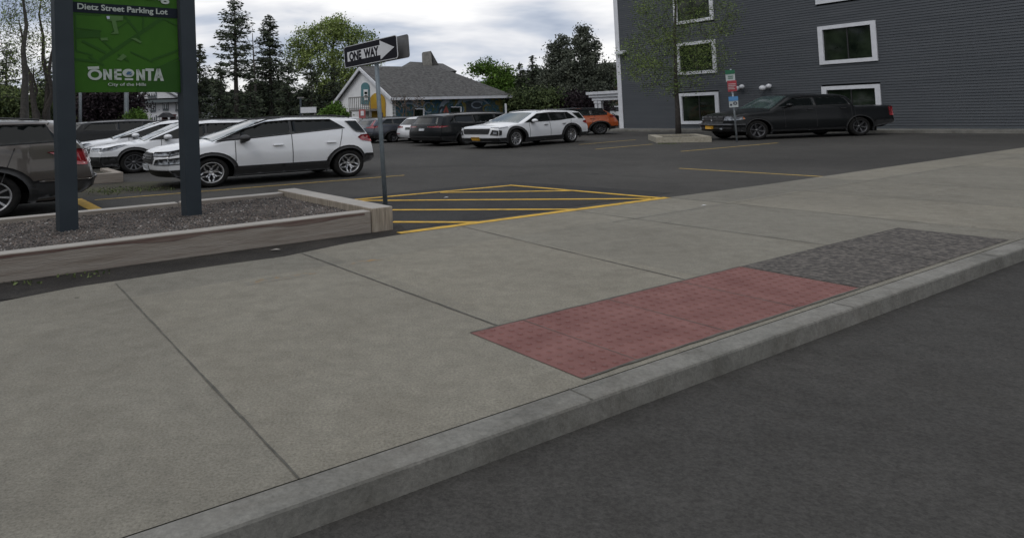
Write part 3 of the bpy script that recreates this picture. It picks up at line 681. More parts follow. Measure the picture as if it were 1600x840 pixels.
sp['parts']=[('headlight_surround',hl),('headlight_surround',mir(hl)),('headlight',h2),('headlight',mir(h2)),('running_lamp',drl),('running_lamp',mir(drl)),
 ('grille',[('front',[(-.60,.66),(.60,.66),(.68,.90),(-.68,.90)],M_plast,dict(off=.012))])]+[('grille_bar',[('front',rect(-.62,.62,z,z+.012),M_rimg,dict(off=.018))]) for z in (.73,.81)]+[
 ('licence_plate',[('front',rect(-.20,.20,.38,.53),M_plateo,dict(off=.03))]),('bumper_strip',[('front',rect(-.7,.7,.325,.35),M_chrome,dict(off=.02))]),
 ('quarter_window',[('side',[(3.86,1.47),(4.08,1.20),(4.62,1.17),(4.62,1.47)],M_glass,dict(off=.03,th=.05,step=.05,side=1))]),('quarter_window',[('side',[(3.86,1.47),(4.08,1.20),(4.62,1.17),(4.62,1.47)],M_glass,dict(off=.03,th=.05,step=.05,side=-1))])]+tails(4.67,.9,1.08)
make_car('white crossover facing the lot with black arches and an orange front plate','car','cars in the middle of the lot',sp,G(804,230.8),G(891,223.0),1,P_white2,sy=1.06,sz=.86)
# --- orange crossover
sp=suv(L=4.3,W=1.76,wb=2.62,fo=.86,H=1.6,hood=1.02,belt=1.10,wr=.35,roofx=(1.95,3.7),rails=None,rear=[(.3,.12),(.5,0),(.75,.01),(1.1,.15),(1.45,.5),(1.6,.5)],dlo=[(1.3,1.12),(2.05,1.43),(2.5,1.47),(3.3,1.44),(3.75,1.22),(2.6,1.15)],pil=[2.35,3.2],rbz=.5)
sp['parts']=tails(4.3,.98,1.10,x=.35,yi=.5,w=.88)+[('black_pillar',[('side',[(1.45,1.10),(1.98,1.555),(3.7,1.555),(4.28,1.42),(4.25,1.26),(3.85,1.14)],P_black,dict(off=.002))]),('black_pillar',[('side',[(1.45,1.10),(1.98,1.555),(3.7,1.555),(4.28,1.42),(4.25,1.26),(3.85,1.14)],P_black,dict(off=.002,side=-1))]),('black_roof',[('top',[(1.95,-.66),(1.95,.66),(4.05,.64),(4.05,-.64)],P_black,dict(off=.01))])]
q=G(937,210.5)
make_car('orange crossover with a black roof behind the white crossover','car','cars in the middle of the lot',sp,q-Vector((math.cos(R(8)),math.sin(R(8)),0))*3.9,q,1,P_orange,rimmat=M_rimg,wscale=1.3)
# --- far white SUV under the portico
sp=suv(H=1.7);q=G(960,192.5)
make_car('white sport utility vehicle parked beyond the white portico','car','cars beyond the portico',sp,q+AX*-.2+Vector((4.2,.8,0)),q,-1,P_white,rimmat=M_rimg,detail=False)
# --- black pickup
sp=dict(L=5.82,W=2.02,wb=3.57,fo=1.0,belt=1.36,hi=[(0,1.02),(.04,1.10),(.2,1.16),(1.5,1.30),(2.25,1.84),(2.5,1.88),(3.2,1.90),(4.1,1.87),(4.33,1.76),(4.40,1.32),(5.82,1.32)],
 wr=.41,sill=.36,fz=.40,rz=.55,aw=.06,arch=1.05,fbz=.58,rbz=.7,front=[(.3,.15),(.5,.0),(.7,.0),(.75,.10),(1.0,.10),(1.2,.22),(1.4,.4)],rear=[(.3,.0),(.6,0),(2,0)],pf=.20,pr=.03,
 dlo=[(1.72,1.38),(2.35,1.72),(2.7,1.77),(4.1,1.74),(4.25,1.40)],pil=[3.05],ws=(1.55,2.28),seams=[(1.95,.5,1.95,1.35),(3.05,.5,3.05,1.38),(4.3,.5,4.3,1.38),(4.42,.45,4.42,1.30)],handles=[2.85,4.0],clw=.05,sk=.06,hm=M_plast)
hl=[('front',[(.60,.86),(.99,.86),(.99,1.04),(.66,1.04)],M_lamp,dict(off=.012)),('side',[(0,.86),(.40,.90),(.34,1.02),(0,1.04)],M_lamp,dict(off=.012))]
am=[('side',[(.34,.90),(.46,.91),(.40,1.0),(.32,1.02)],M_amber,dict(off=.014))]
sp['parts']=[('headlight',hl),('headlight',mir(hl)),('turn_lamp',am),('turn_lamp',mir(am)),('grille',[('front',rect(-.58,.58,.74,1.06),M_plast,dict(off=.014))]),
 ('grille_bar',[('front',rect(-.57,.57,.885,.91),M_rimg,dict(off=.03)),('front',rect(-.015,.015,.75,1.05),M_rimg,dict(off=.031))]),('emblem',[('front',[(-.05,.93),(.05,.93),(.03,.85),(-.03,.85)],M_chrome,dict(off=.04))]),
 ('bumper_top',[('front',rect(-1.0,1.0,.665,.715),M_rimg,dict(off=.05,th=.08)),('side',rect(0,.5,.665,.715),M_rimg,dict(off=.03)),('side',rect(0,.5,.665,.715),M_rimg,dict(off=.03,side=-1))]),
 ('licence_plate',[('front',rect(-.19,.19,.50,.63),M_plateo,dict(off=.07,th=.08))])]
sp['parts']+=[('tail_light',[('side',rect(5.68,5.82,.85,1.25),M_tail,dict(off=.012))]),('tail_light',[('side',rect(5.68,5.82,.85,1.25),M_tail,dict(off=.012,side=-1))])]
for s_ in (1,-1): sp['parts'].append(('fog_lamp',[('front',[(s_*.62+.07*math.cos(t*pi/5),.53+.06*math.sin(t*pi/5)) for t in range(10)],M_lamp,dict(off=.03))]))
q=G(1182,218.8);dT=-Vector((math.cos(R(8)),math.sin(R(8)),0))
make_car('black pickup truck with a cross-bar grille and orange plate in front of the slate building','pickup truck',None,sp,q,q-dT*4.4,1,P_black,name='pickup_truck',rimmat=M_rimg,sy=1.12,rimstyle='six')
# ------------------------------------------------------------------ timber planter with the sign
PH=.29;TW=.19
pl=empty('timber_planter',F(-4,1.4),0,'long weathered timber planter filled with gravel round the green sign posts','planter')
def beam(parent,a0,a1,b0,b1,z0,z1,name='timber',top=True,m=M_wood,tm=None):
    mb=MB();c=F((a0+a1)/2,(b0+b1)/2,(z0+z1)/2);mb.box(c,(abs(a1-a0),abs(b1-b0),z1-z0),m,(AX,BX,UZ))
    o=mb.build(name,parent);me=o.data;me.materials.append(tm or M_wtop)
    for p in me.polygons:
        if p.normal.z>.9: p.material_index=1
    b=o.modifiers.new('bevel','BEVEL');b.width=.012;b.segments=2
    return o
beam(pl,-12,-.31,-.0,TW,.0,PH-.02)
beam(pl,-12,-1.97+.02,2.72,2.72+TW,0,PH-.02)
o=beam(pl,-.30,0,-.01,3.0,0,PH+.01,m=M_wend)      # end timber, its end grain to the street
beam(pl,-1.9,-.31,2.72,2.72+TW,0,PH-.018)
# split stain lines along the front timber
mb=MB();rr=random.Random(3);A=[];B=[];n=60
for i in range(n+1):
    a=-9+8.6*i/n;h=.018+.035*max(0,math.sin(i*.35+math.sin(i*.13)*2))+rr.uniform(0,.010)
    A.append(F(a,-.003,PH-.034));B.append(F(a,-.003,PH-.034-h))
mb.add(A+B,[(i,i+1,n+2+i,n+1+i) for i in range(n)],M_stain);mb.build('stained_edge',pl)
mb=MB();mb.add([F(-12,TW-.01,.21),F(-.2,TW-.01,.21),F(-.2,2.75,.21),F(-12,2.75,.21)],[(0,1,2,3)],M_gravbed);mb.build('gravel_bed',pl)
gm=[mat('pebble_grey',(.085,.074,.066),.9,(.155,.137,.125),3,2),mat('pebble_brown',(.10,.078,.066),.9,(.18,.145,.125),3,2),mat('pebble_dark',(.04,.036,.035),.9,(.07,.065,.06),3,2),mat('pebble_pale',(.26,.245,.23),.9,(.36,.34,.32),3,2)]
mb=MB();rr=random.Random(5)
for i in range(36000):
    a=-9.2*(rr.random()**1.15);a=-.33+a;b=rr.uniform(TW+.02,2.70)
    if F(a,b).x<-5.4: continue
    s=rr.uniform(.008,.021);z=.21+rr.uniform(-.3,.5)*s
    if b>2.5 or b<.3: z+=.006
    c=F(a,b,z);t=rr.uniform(0,pi);ax=Vector((math.cos(t),math.sin(t),rr.uniform(-.5,.5))).normalized();ay=ax.cross(UZ).normalized();az=ax.cross(ay)
    k=rr.random();mt=gm[0] if k<.46 else gm[1] if k<.72 else gm[2] if k<.965 else gm[3]
    vs=[c+ax*s*rr.uniform(.7,1.2),c-ax*s*rr.uniform(.7,1.2),c+ay*s*rr.uniform(.5,.9),c-ay*s*rr.uniform(.5,.9),c+az*s*.6,c-az*s*.6]
    mb.add(vs,[(0,2,4),(2,1,4),(1,3,4),(3,0,4),(2,0,5),(1,2,5),(3,1,5),(0,3,5)],mt)
tag(mb.build('gravel'),kind='stuff')
bpy.data.objects['gravel']['label']='brown grey crushed gravel filling the timber planter'
# second planter behind, with a mulched strip
k0=G(193,284.5)
mb=empty('timber_planter',k0,0,'low weathered timber planter edge in front of the white wagon bumper','planter')
q=MB();q.box(k0-AX*3.5+BX*.1+UZ*.12,(7,.2,.24),M_wood,(AX,BX,UZ));q.build('timber',mb,bevel=.01)
q=MB();q.box(k0-AX*.1+BX*1.2+UZ*.12,(.2,2.0,.24),M_wood,(AX,BX,UZ));q.build('timber',mb,bevel=.01)
q=MB();q.add([k0-AX*6.9+BX*.2+UZ*.17,k0-AX*.2+BX*.2+UZ*.17,k0-AX*.2+BX*2.2+UZ*.17,k0-AX*6.9+BX*2.2+UZ*.17],[(0,1,2,3)],M_weed);q.build('soil',mb)
s0=G(140,306);sheet('mulch_strip',[G(120,309),G(215,301),G(270,296),G(300,290),G(262,283),G(193,284.5),G(120,294)],.003,M_weed)
# ------------------------------------------------------------------ green parking sign
b1=F(0,0);PB1=G(105.3,361.0,.20);PB2=G(299.6,337.5,.20)
sd_=(PB2-PB1);sd_.z=0;SL=sd_.length;SX=sd_.normalized();SN=Vector((SX.y,-SX.x,0));
lean=(-SX*.018+UZ).normalized()
sg=empty('parking_sign',PB1.lerp(PB2,.5),0,'tall green parking lot sign with map between two slate posts','sign')
for pb in (PB1,PB2):
    q=MB();q.box(pb-lean*.1+lean*2.15,(.205,.205,4.5),M_post,(SX,SN,lean));q.build('post',sg,bevel=.008)
PL=PB1-UZ*.20+SX*.115+lean*1.905;PWd=SL-.23
def SP(u,v,n=0.0): return PL+SX*u+lean*v+SN*n     # sign panel coordinates
# find band position: its lower edge at photo y 19 (left) / 21.6 (right)
def sv_(x,y):       # photo pixel to panel coordinates
    d=ray(x,y);o=SP(0,0,.035);t=(o-CAM).dot(SN)/d.dot(SN);p=CAM+d*t-SP(0,0,.035);return p.dot(SX),p.dot(lean)
def spoly(mb,pts,mt,n=.033,th=.003):
    P_=[sv_(*p) for p in pts];mb.prism([SP(u,v,n) for u,v in P_],SN*th,mt)
vB=(sv_(109,143)[1]+sv_(282,142.6)[1])/2
q=MB();q.box(SP(PWd/2,(vB+1.9)/2,0),(PWd,1.9-vB,.06),M_green,(SX,lean,SN));q.build('panel',sg,bevel=.004)
vb=sv_(104,18.6)[1];vt=sv_(104,2.2)[1]
q=MB();q.box(SP(PWd/2,(vb+vt)/2,.034),(PWd,vt-vb,.008),M_band,(SX,lean,SN));q.build('name_band',sg)
def stext(txt,x0,x1,ybase,mt,size,bold,nm):
    u0,v0=sv_(x0,ybase);u1,_=sv_(x1,ybase);vs,fs=textmesh(txt,size,bold=bold,extrude=.003)
    mnx=min(v.x for v in vs);mxx=max(v.x for v in vs);k=(u1-u0)/(mxx-mnx)
    q=MB();q.add([SP(u0+(v.x-mnx)*k,v0+v.y,.041+v.z) for v in vs],fs,mt);q.build(nm,sg)
stext('Dietz Street Parking Lot',123,263.5,14.2,M_sgrey,.098,.002,'lettering')
stext('Parking',182,266.5,-6.2,M_sgrey,.20,.006,'lettering')
stext('City of the Hills',168.5,228,133.4,M_sgrey,.052,.0006,'lettering')
# map: streets, blocks, highlighted lot
q=MB()
def line(p,a,w,mt,n): 
    P0=Vector(sv_(*p));P1=Vector(sv_(*a));d=(P1-P0).normalized();s=Vector((-d.y,d.x))*w/2
    q.prism([SP(*(P0+s),n),SP(*(P0-s),n),SP(*(P1-s),n),SP(*(P1+s),n)],SN*.0015,mt)
NN=[0]
def ln(p,a,w): NN[0]+=1;line(p,a,w,M_green2,.032+NN[0]*.00012)
ln((157,94),(262,22),.045);ln((185,84),(202,95),.02);ln((196,24),(216,48),.03);ln((216,48),(221,66),.025);ln((121,80),(146,86),.02);ln((140,88),(163,102),.03);ln((205,80),(240,95),.022);ln((238,92),(280,76),.03);ln((108,22),(160,23),.015);ln((120,44),(160,48),.015);ln((120,20),(120,80),.015)
ln((226,22),(225,44),.02);ln((250,24),(279,38),.02);ln((150,52),(180,80),.02);ln((130,64),(166,82),.03);ln((108,92),(150,96),.03);ln((176,50),(206,30),.015);ln((256,100),(281,88),.02)
q.build('map_streets',sg)
q=MB()
spoly(q,[(120,47),(158,49),(158,58),(120,60)],M_green2,.0345,.001);q.build('map_block',sg);q=MB()
spoly(q,[(214,142),(282,142),(281.5,92),(240,104),(214,122)],M_green2,.0348,.001)
q.build('map_block',sg)
q=MB();spoly(q,[(168,24),(194,24.5),(194,31),(183,32),(185,43),(187,52),(174,52.5),(180,49),(178,41),(176,32),(169,31.5)],M_green3,.0365)
q.build('map_building',sg);q=MB();spoly(q,[(158,59),(169,58),(170,62.5),(159,63)],M_green3,.0365);q.build('map_building',sg);q=MB();spoly(q,[(206,59),(213,58),(223,64),(220,66)],M_green3,.0365);q.build('map_building',sg);q=MB();spoly(q,[(183,92),(193,83),(199,87),(190,94)],M_green3,.0365)
q.build('map_building',sg)
q=MB();spoly(q,[(168,25),(173,25),(173,29),(169,29)],mat('map_marker',(.45,.5,.6),.5),.040);q.build('map_marker',sg)
# town lettering
logo=empty('x',(0,0,0)) if 0 else None
q=MB()
def ringp(cx,cy,rx,ry,ix,iy,mt,n):
    K=24;o=[sv_(cx+rx*math.cos(2*pi*k/K),cy+ry*math.sin(2*pi*k/K)) for k in range(K)];i_=[sv_(cx+ix*math.cos(2*pi*k/K),cy+iy*math.sin(2*pi*k/K)) for k in range(K)]
    vs=[SP(*p,n) for p in o]+[SP(*p,n) for p in i_];q.add(vs,[(k,(k+1)%K,K+(k+1)%K,K+k) for k in range(K)],mt)
LN=.0385
ringp(148.5,116.3,11.3,8.6,6.6,5.0,M_sgrey,LN)
spoly(q,[(137,104.2),(155,103.2),(155.4,107.2),(138,108.6)],M_sgrey,LN)
def poly(pts): spoly(q,pts,M_sgrey,LN)
def letN(x0,x1,y0,y1,w=4.2):
    poly([(x0,y0),(x0+w,y0),(x0+w,y1),(x0,y1)]);poly([(x1-w,y0),(x1,y0),(x1,y1),(x1-w,y1)]);poly([(x0+.3,y0),(x0+w,y0),(x1-.3,y1),(x1-w,y1)])
letN(161.5,175,107.5,124.2)
poly([(178.5,107),(183,107),(183,124),(178.5,124)]);[poly([(178.5,y),(190,y),(190,y+3.6),(178.5,y+3.6)]) for y in (107,113.7,120.4)]
ringp(200.8,113,9.3,6.6,0.1,0.1,M_sgrey,LN);poly([(195,121.2),(208,121.2),(208,124.2),(195,124.2)])
spoly(q,[(197,114.5),(200,110.5),(206,110.8),(203.5,113.8),(199,116)],M_sblue,.0425)
spoly(q,[(201.5,115.5),(207,113),(205,116.2)],M_sblue,.0425)
letN(213,226.5,107,124.4)
poly([(227.5,105.4),(240.5,105.4),(240.5,109.4),(227.5,109.4)]);poly([(231.5,109),(236,109),(236,124.4),(231.5,124.4)])
poly([(245,105.4),(250.5,105.4),(256,124.4),(251,124.4)]);poly([(245,105.4),(249.5,105.4),(245,124.4),(240.2,124.4)]);poly([(244,116.5),(252,116.5),(252.6,120),(243.4,120)])
q.build('town_lettering',sg)
# ------------------------------------------------------------------ one way sign
OB=G(602.5,322,.0);OB=Vector((OB.x,OB.y,0))
pt_=D(586.5,72,11.0)
ow=empty('one_way_sign',OB,0,'black and white one way arrow sign on a leaning galvanised post at the planter corner','sign')
q=MB();q.tube([OB,OB.lerp(pt_,.5),pt_],.036,mat('dull_galvanised_post',(.13,.16,.18),.55,(.20,.235,.26),9,5,metal=.3),12);q.build('post',ow)
TL,BL,TR,BR=D(540.8,74.4,11.62),D(542.3,107,11.62),D(623.4,54.2,10.45),D(626,91,10.45)
ox=((TR-TL)+(BR-BL)).normalized();oy_=((TL-BL)+(TR-BR)).normalized();on=ox.cross(oy_).normalized();oy_=on.cross(ox).normalized()
if on.y>0: on=-on
oc=(TL+TR+BL+BR)/4;OL=((TR-TL).length+(BR-BL).length)/2;OH=((TL-BL).length+(TR-BR).length)/2
def OP(u,v,n=0.0): return oc+ox*(u*OL/2)+oy_*(v*OH/2)+on*n
def rrect(hu,hv,r,n=5):
    pts=[]
    for cx,cy,a0 in ((1,1,0),(-1,1,90),(-1,-1,180),(1,-1,270)):
        for k in range(n+1):
            a=R(a0+90*k/n);pts.append((cx*(hu-r)+r*math.cos(a),cy*(hv-r)+r*math.sin(a)))
    return pts
def oplate(hu,hv,r,n0,th,mt,name,par,mt2=None,sh=Vector((0,0,0))):
    q=MB();q.prism([oc+ox*a+oy_*b+on*n0+sh for a,b in rrect(hu,hv,r)],on*th,mt,mt2);return q.build(name,par)
off=.045
oplate(OL/2,OH/2,.045,off,.004,M_white,'sign_plate',ow)
oplate(OL/2-.013,OH/2-.010,.038,off+.004,.001,M_black,'sign_face',ow)
q=MB()
ar=[(-.86,-.44),(.40,-.44),(.40,-.84),(.90,0),(.40,.84),(.40,.44),(-.86,.44)]
q.prism([OP(u,v,off+.0055) for u,v in ar],on*.001,M_white);q.build('arrow',ow)
vs,fs=textmesh('ONE  WAY',OH*.54,bold=.0095,extrude=.001);mn=min(v.x for v in vs);mxv=max(v.x for v in vs);hh=max(v.y for v in vs)
k=(1.13*OL/2)/(mxv-mn)
q=MB();q.add([OP(-.78,0,off+.008)+ox*((v.x-mn)*k)+oy_*(v.y-hh/2)+on*v.z for v in vs],fs,M_black);q.build('lettering',ow)
o=oplate(OL/2,OH/2,.045,-off-.06,.004,M_alu,'rear_plate',ow,sh=ox*.10)
q=MB()
for zz_ in (-.12,.12):
    q2=MB();q2.tube([pt_+oy_*0+(oc-pt_)*0+on*off+oy_*zz_*0,pt_+on*-.1],.01,M_galv,6)
q.tube([oc+oy_*.1+on*(off+.004),oc+oy_*.1-on*.11],.012,M_galv,6);q.build('bolt',ow)
# ------------------------------------------------------------------ regulatory sign by the truck
RB=G(1151.6,222);rt=D(1141.5,108,RB.y)
rg=empty('parking_rule_sign',RB,0,'thin galvanised post with green, red and blue rule signs beside the black pickup truck','sign')
q=MB();q.tube([RB,rt],.035,M_galv,6);q.build('post',rg)
def rsign(px,name,mts):
    q=MB();P_=[D(x,y,RB.y-.08) for x,y in px];nn=(P_[1]-P_[0]).cross(P_[2]-P_[0]).normalized()
    q.prism(P_,nn*.012,M_white,M_alu);q.build(name,rg)
def rpart(px,mt,name,dy=.10):
    q=MB();q.prism([D(x,y,RB.y-dy) for x,y in px],(0,.006,0),mt);q.build(name,rg)
M_rg=mat('rule_green',(.02,.14,.07),.5);M_rr=mat('rule_red',(.40,.05,.065),.5);M_rb=mat('rule_blue',(.10,.28,.55),.5);M_rw=mat('rule_white',(.50,.54,.54),.5);M_pink=mat('rule_lettering',(.55,.38,.38),.5)
rpart([(1133,110),(1147.8,109.3),(1148.8,127),(1134.6,128)],M_rw,'sign_plate',.09)
rpart([(1133,110),(1147.8,109.3),(1148.2,115.2),(1133.6,116.6)],M_rg,'green_band',.105)
for y in (119,122): rpart([(1137.5,y),(1145.5,y-.4),(1145.6,y+.7),(1137.6,y+1.1)],M_rg,'lettering',.105)
rpart([(1136.2,126.4),(1150.6,125.6),(1151.6,142.4),(1137.6,143.6)],M_rr,'sign_plate',.115)
for y,w in ((131,1),(133.6,1),(136.2,.8),(138.6,.9)): rpart([(1138,y),(1138+11.5*w,y-.5),(1138+11.5*w,y+.9),(1138,y+1.4)],M_pink,'lettering',.13)
rpart([(1138.2,151.4),(1153,150.5),(1153.8,167.4),(1139.8,168.2)],M_rw,'sign_plate',.09)
rpart([(1138.2,151.4),(1153,150.5),(1153.4,157),(1138.8,158.4)],M_rb,'blue_band',.105)
q=MB();c_=D(1149,161.3,RB.y-.11);sx_=1/FPX*RB.y
for k in range(12):
    a,b=2*pi*k/12,2*pi*(k+1)/12
    q.prism([c_+Vector((math.cos(t)*rr_*sx_,0,math.sin(t)*rr_*sx_*.8)) for t,rr_ in ((a,3.1),(b,3.1),(b,1.9),(a,1.9))],(0,.006,0),M_ink)
q.build('symbol',rg)
rpart([(1141,162.5),(1143.6,162.4),(1143.8,165.2),(1141.2,165.3)],M_ink,'symbol',.105)
# ------------------------------------------------------------------ tree planter box near the building
tb=empty('timber_planter',G(1062,218),0,'square pale timber planter box around the small street tree','planter')
fl_,fr_,bl_,br_=G(1025,214.8,.21),G(1111.8,213.3,.21),G(1012.5,210.7,.21),G(1088,209,.21)
def wallbeam(p,q_,w,z0,z1,nm,par,inward,mt=M_wood):
    mb=MB();p=Vector((p.x,p.y,z0));q_=Vector((q_.x,q_.y,z0));i=inward.normalized()*w
    mb.prism([p,q_,q_+i,p+i],(0,0,z1-z0),mt);return mb.build(nm,par,bevel=.01)
M_wlt=mat('pale_timber',(.27,.245,.19),.85,(.38,.35,.28),2,7,.3,14,stretch=(.8,8,9))
dY=(bl_-fl_).normalized()
wallbeam(fl_,fr_,.24,0,.21,'timber',tb,dY,M_wlt)
wallbeam(bl_,br_,.24,0,.21,'timber',tb,-dY,M_wlt)
ex=(fr_-fl_).normalized()
wallbeam(fl_+dY*.25,bl_-dY*.25,.28,0,.214,'timber',tb,ex,M_wlt)
wallbeam(fr_+dY*.25,br_-dY*.25,.28,0,.214,'timber',tb,-ex,M_wlt)
mb=MB();mb.add([p_+UZ*(.13-p_.z) for p_ in (fl_+dY*.2+ex*.2,fr_+dY*.2-ex*.2,br_-dY*.2-ex*.2,bl_-dY*.2+ex*.2)],[(0,1,2,3)],M_soil);mb.build('soil',tb)
# ------------------------------------------------------------------ slate sided building
def siding(name,c1,c2,step=.13):
    m=bpy.data.materials.new(name);m.use_nodes=True;t=m.node_tree;b=t.nodes['Principled BSDF'];l=t.links
    b.inputs['Roughness'].default_value=.7
    c=t.nodes.new('ShaderNodeTexCoord');n=t.nodes.new('ShaderNodeTexNoise');n.inputs['Scale'].default_value=.7;n.inputs['Detail'].default_value=6
    mp=t.nodes.new('ShaderNodeMapping');mp.inputs['Scale'].default_value=(.6,.6,6);l.new(c.outputs['Object'],mp.inputs[0]);l.new(mp.outputs[0],n.inputs['Vector'])
    r=t.nodes.new('ShaderNodeValToRGB');l.new(n.outputs[0],r.inputs[0]);r.color_ramp.elements[0].color=(*c1,1);r.color_ramp.elements[1].color=(*c2,1);r.color_ramp.elements[0].position=.3;r.color_ramp.elements[1].position=.7
    l.new(r.outputs[0],b.inputs['Base Color']);return m
M_slate=siding('slate_siding',(.058,.065,.074),(.074,.081,.090))
WN=Vector((-WD.y*-1,0,0)) if 0 else Vector((WD.y,-WD.x,0)).normalized()
if WN.dot(CAM-WC)<0: WN=-WN
def WP(x,y,n=0.0):
    d=ray(x,y);o=WC+WN*n;t=(o-CAM).dot(WN)/d.dot(WN);return CAM+d*t
bld=empty('slate_building',WC,0,'large dark slate clapboard building with white framed windows','building')
BH=16.0;BLEN=30.0;BD=16.0
def wcoord(p): q=p-WC;return q.dot(WD),p.z
wins=[[(1047.5,-32),(1110,-34),(1113.6,30.5),(1055,40.5)],[(1053.8,68.5),(1117.8,62),(1122.3,113.2),(1059.6,118.2)],[(1062,146.5),(1125.6,143),(1128.4,197),(1066.8,194.6)]]
boxes=[]
for w_ in wins:
    cs=[wcoord(WP(*p)) for p in w_];u0=(cs[0][0]+cs[3][0])/2;u1=(cs[1][0]+cs[2][0])/2;z1=(cs[0][1]+cs[1][1])/2;z0=(cs[2][1]+cs[3][1])/2
    boxes.append([u0,u1,z0,z1])
um=sum(b[0] for b in boxes)/3;uM=sum(b[1] for b in boxes)/3
for b in boxes: b[0]=um;b[1]=uM
pitch_=7.6
allw=[]
for k in range(3):
    for b in boxes: allw.append((b[0]+k*pitch_,b[1]+k*pitch_,max(.35,b[2]),b[3]))
h_=boxes[1][2]-boxes[0][3] if 0 else boxes[0][2]-boxes[1][2]
for k in range(3): allw.append((um+k*pitch_,uM+k*pitch_,boxes[0][2]+h_,boxes[0][3]+h_))
# clapboards with window openings: each course tilted slightly
mb=MB();st=.12;z=.12;us=[0,BLEN]
while z<BH:
    z1=min(z+st,BH);segs=[(0,BLEN)]
    for (a,b,c,d) in allw:
        if d>z+.02 and c<z1-.02:
            ns=[]
            for (s0_,s1_) in segs:
                if a>s0_ and b<s1_: ns+=[(s0_,a),(b,s1_)]
                else: ns.append((s0_,s1_))
            segs=ns
    for s0_,s1_ in segs:
        p0=WC+WD*s0_;p1=WC+WD*s1_
        q4=[p0+WN*.030+UZ*z,p1+WN*.030+UZ*z,p1+WN*.004+UZ*z1,p0+WN*.004+UZ*z1,p0+UZ*z,p1+UZ*z]
        mb.add(q4,[(0,1,2,3),(4,5,1,0)],M_slate)
    z=z1
mb.build('clapboard_wall',bld)
mb=MB();cc=WC+WD*(BLEN/2)-WN*(BD/2)
for q in ((0,BLEN,-.02,-BD),):
    A_=WC-WN*.45;mb.prism([A_+UZ*0,A_+WD*BLEN,A_+WD*BLEN-WN*(BD-.45),A_-WN*(BD-.45)],(0,0,BH),M_slate)
for (sa,sb) in ((0,.05),(BLEN-.05,BLEN)):
    A_=WC+WD*sa-WN*.02;mb.prism([A_,A_+WD*(sb-sa),A_+WD*(sb-sa)-WN*.42,A_-WN*.42],(0,0,BH),M_slate)
mb.build('side_wall',bld)
mb=MB();mb.prism([WC+WN*.4-WD*.4+UZ*BH,WC+WN*.4+WD*(BLEN+.4)+UZ*BH,WC-WN*(BD+.4)+WD*(BLEN+.4)+UZ*BH,WC-WN*(BD+.4)-WD*.4+UZ*BH],(0,0,.5),M_trim);mb.build('roof',bld)
mb=MB();mb.box(WC+WD*.06+WN*.012+UZ*(BH/2+.05),(.30,.08,BH-.1),M_trim,(WD,WN,UZ));mb.build('corner_board',bld)
mb=MB();mb.box(WC+WD*(BLEN/2+.2)+WN*.03+UZ*.1,(BLEN-.4,.05,.2),mat('foundation',(.09,.10,.11),.8),(WD,WN,UZ));mb.build('foundation',bld)
M_ston=mat('chimney_stone',(.17,.165,.15),.9,(.26,.25,.23),5,6,.3,20)
M_curt=mat('window_inside',(.012,.014,.013),.6,(.05,.055,.05),1.3,5)
for (a,b,c,d) in allw:
    t=.17;mb=MB();cx=(a+b)/2;cz=(c+d)/2;u_=b-a;v_=d-c
    for (x_,z_,w_,h__) in ((cx,c+t/2,u_,t),(cx,d-t/2,u_,t),(a+t*.6/1,cz,t*1.2,v_-2*t),(b-t*.6,cz,t*1.2,v_-2*t)):
        mb.box(WC+WD*x_+WN*.04+UZ*z_,(w_,.11,h__),M_trim,(WD,WN,UZ))
    wo=mb.build('window',bld)
    mb=MB();mb.box(WC+WD*cx-WN*.06+UZ*cz,(u_-2*t,.02,v_-2*t),M_win,(WD,WN,UZ));mb.build('pane',wo)
    mb=MB();mb.box(WC+WD*(cx-.0)-WN*.04+UZ*cz,(.05,.04,v_-2*t),M_plast,(WD,WN,UZ));mb.build('mullion',wo)
# security light and floodlights
p=WP(972,82);mb=MB();mb.box(p+WN*.10,(.75,.3,.14),M_trim,(WD,WN,UZ));mb.box(p+WN*.2-UZ*.10,(.5,.2,.1),M_sgrey,(WD,WN,UZ));mb.build('wall_light',bld,bevel=.02)
for px in ((1155.5,137.3),(1197,136.5)):
    p=WP(*px);mb=MB();mb.tube([p,p+WN*.25-UZ*.04],.09,M_trim,8);mb.ell(p+WN*.33-UZ*.03,(.16,.16,.13),M_trim,10,6);mb.ell(p+WN*.25+WD*.28+UZ*.05,(.13,.13,.11),M_trim,10,6);mb.build('floodlight',bld)
# ------------------------------------------------------------------ white portico behind the corner
PO=WC+AX*5.5
def PP(x,y,n=0.0):
    o=PO+AX*n;d=ray(x,y);t=(o-CAM).dot(AX)/d.dot(AX);return CAM+d*t
pb0=PP(940,190);po=empty('white_portico',Vector((pb0.x,pb0.y,0)),0,'white flat-roofed entrance portico attached behind the slate building corner','portico')
def pbox(x0,x1,y0,y1,nm,dep=3.2,n=0.0):
    a=PP(x0,y1,n);b=PP(x1,y0,n);zb_=PP(x0,y0,n).z;q=MB();a2=Vector((a.x,a.y,a.z));b2=Vector((b.x,b.y,a.z));q.prism([a2,b2,Vector((b.x,b.y,zb_)),Vector((a.x,a.y,zb_))],AX*dep,M_trim);return q.build(nm,po)
pbox(915.5,985,144.3,148.6,'cornice',3.8,-.24);pbox(920,985,148.6,152.6,'frieze',3.3,-.12);pbox(925,985,152.6,157.6,'architrave',2.9,0)
for x_ in (932.5,938.5):
    a=PP(x_,157.6,.2);g=Vector((a.x,a.y,0));q=MB();q.box(g+UZ*(a.z/2),(.22,.26,a.z),M_trim,(BX,AX,UZ));q.box(g+UZ*.12,(.30,.34,.24),M_trim,(BX,AX,UZ));q.box(g+UZ*(a.z-.1),(.30,.34,.18),M_trim,(BX,AX,UZ));q.build('column',po)
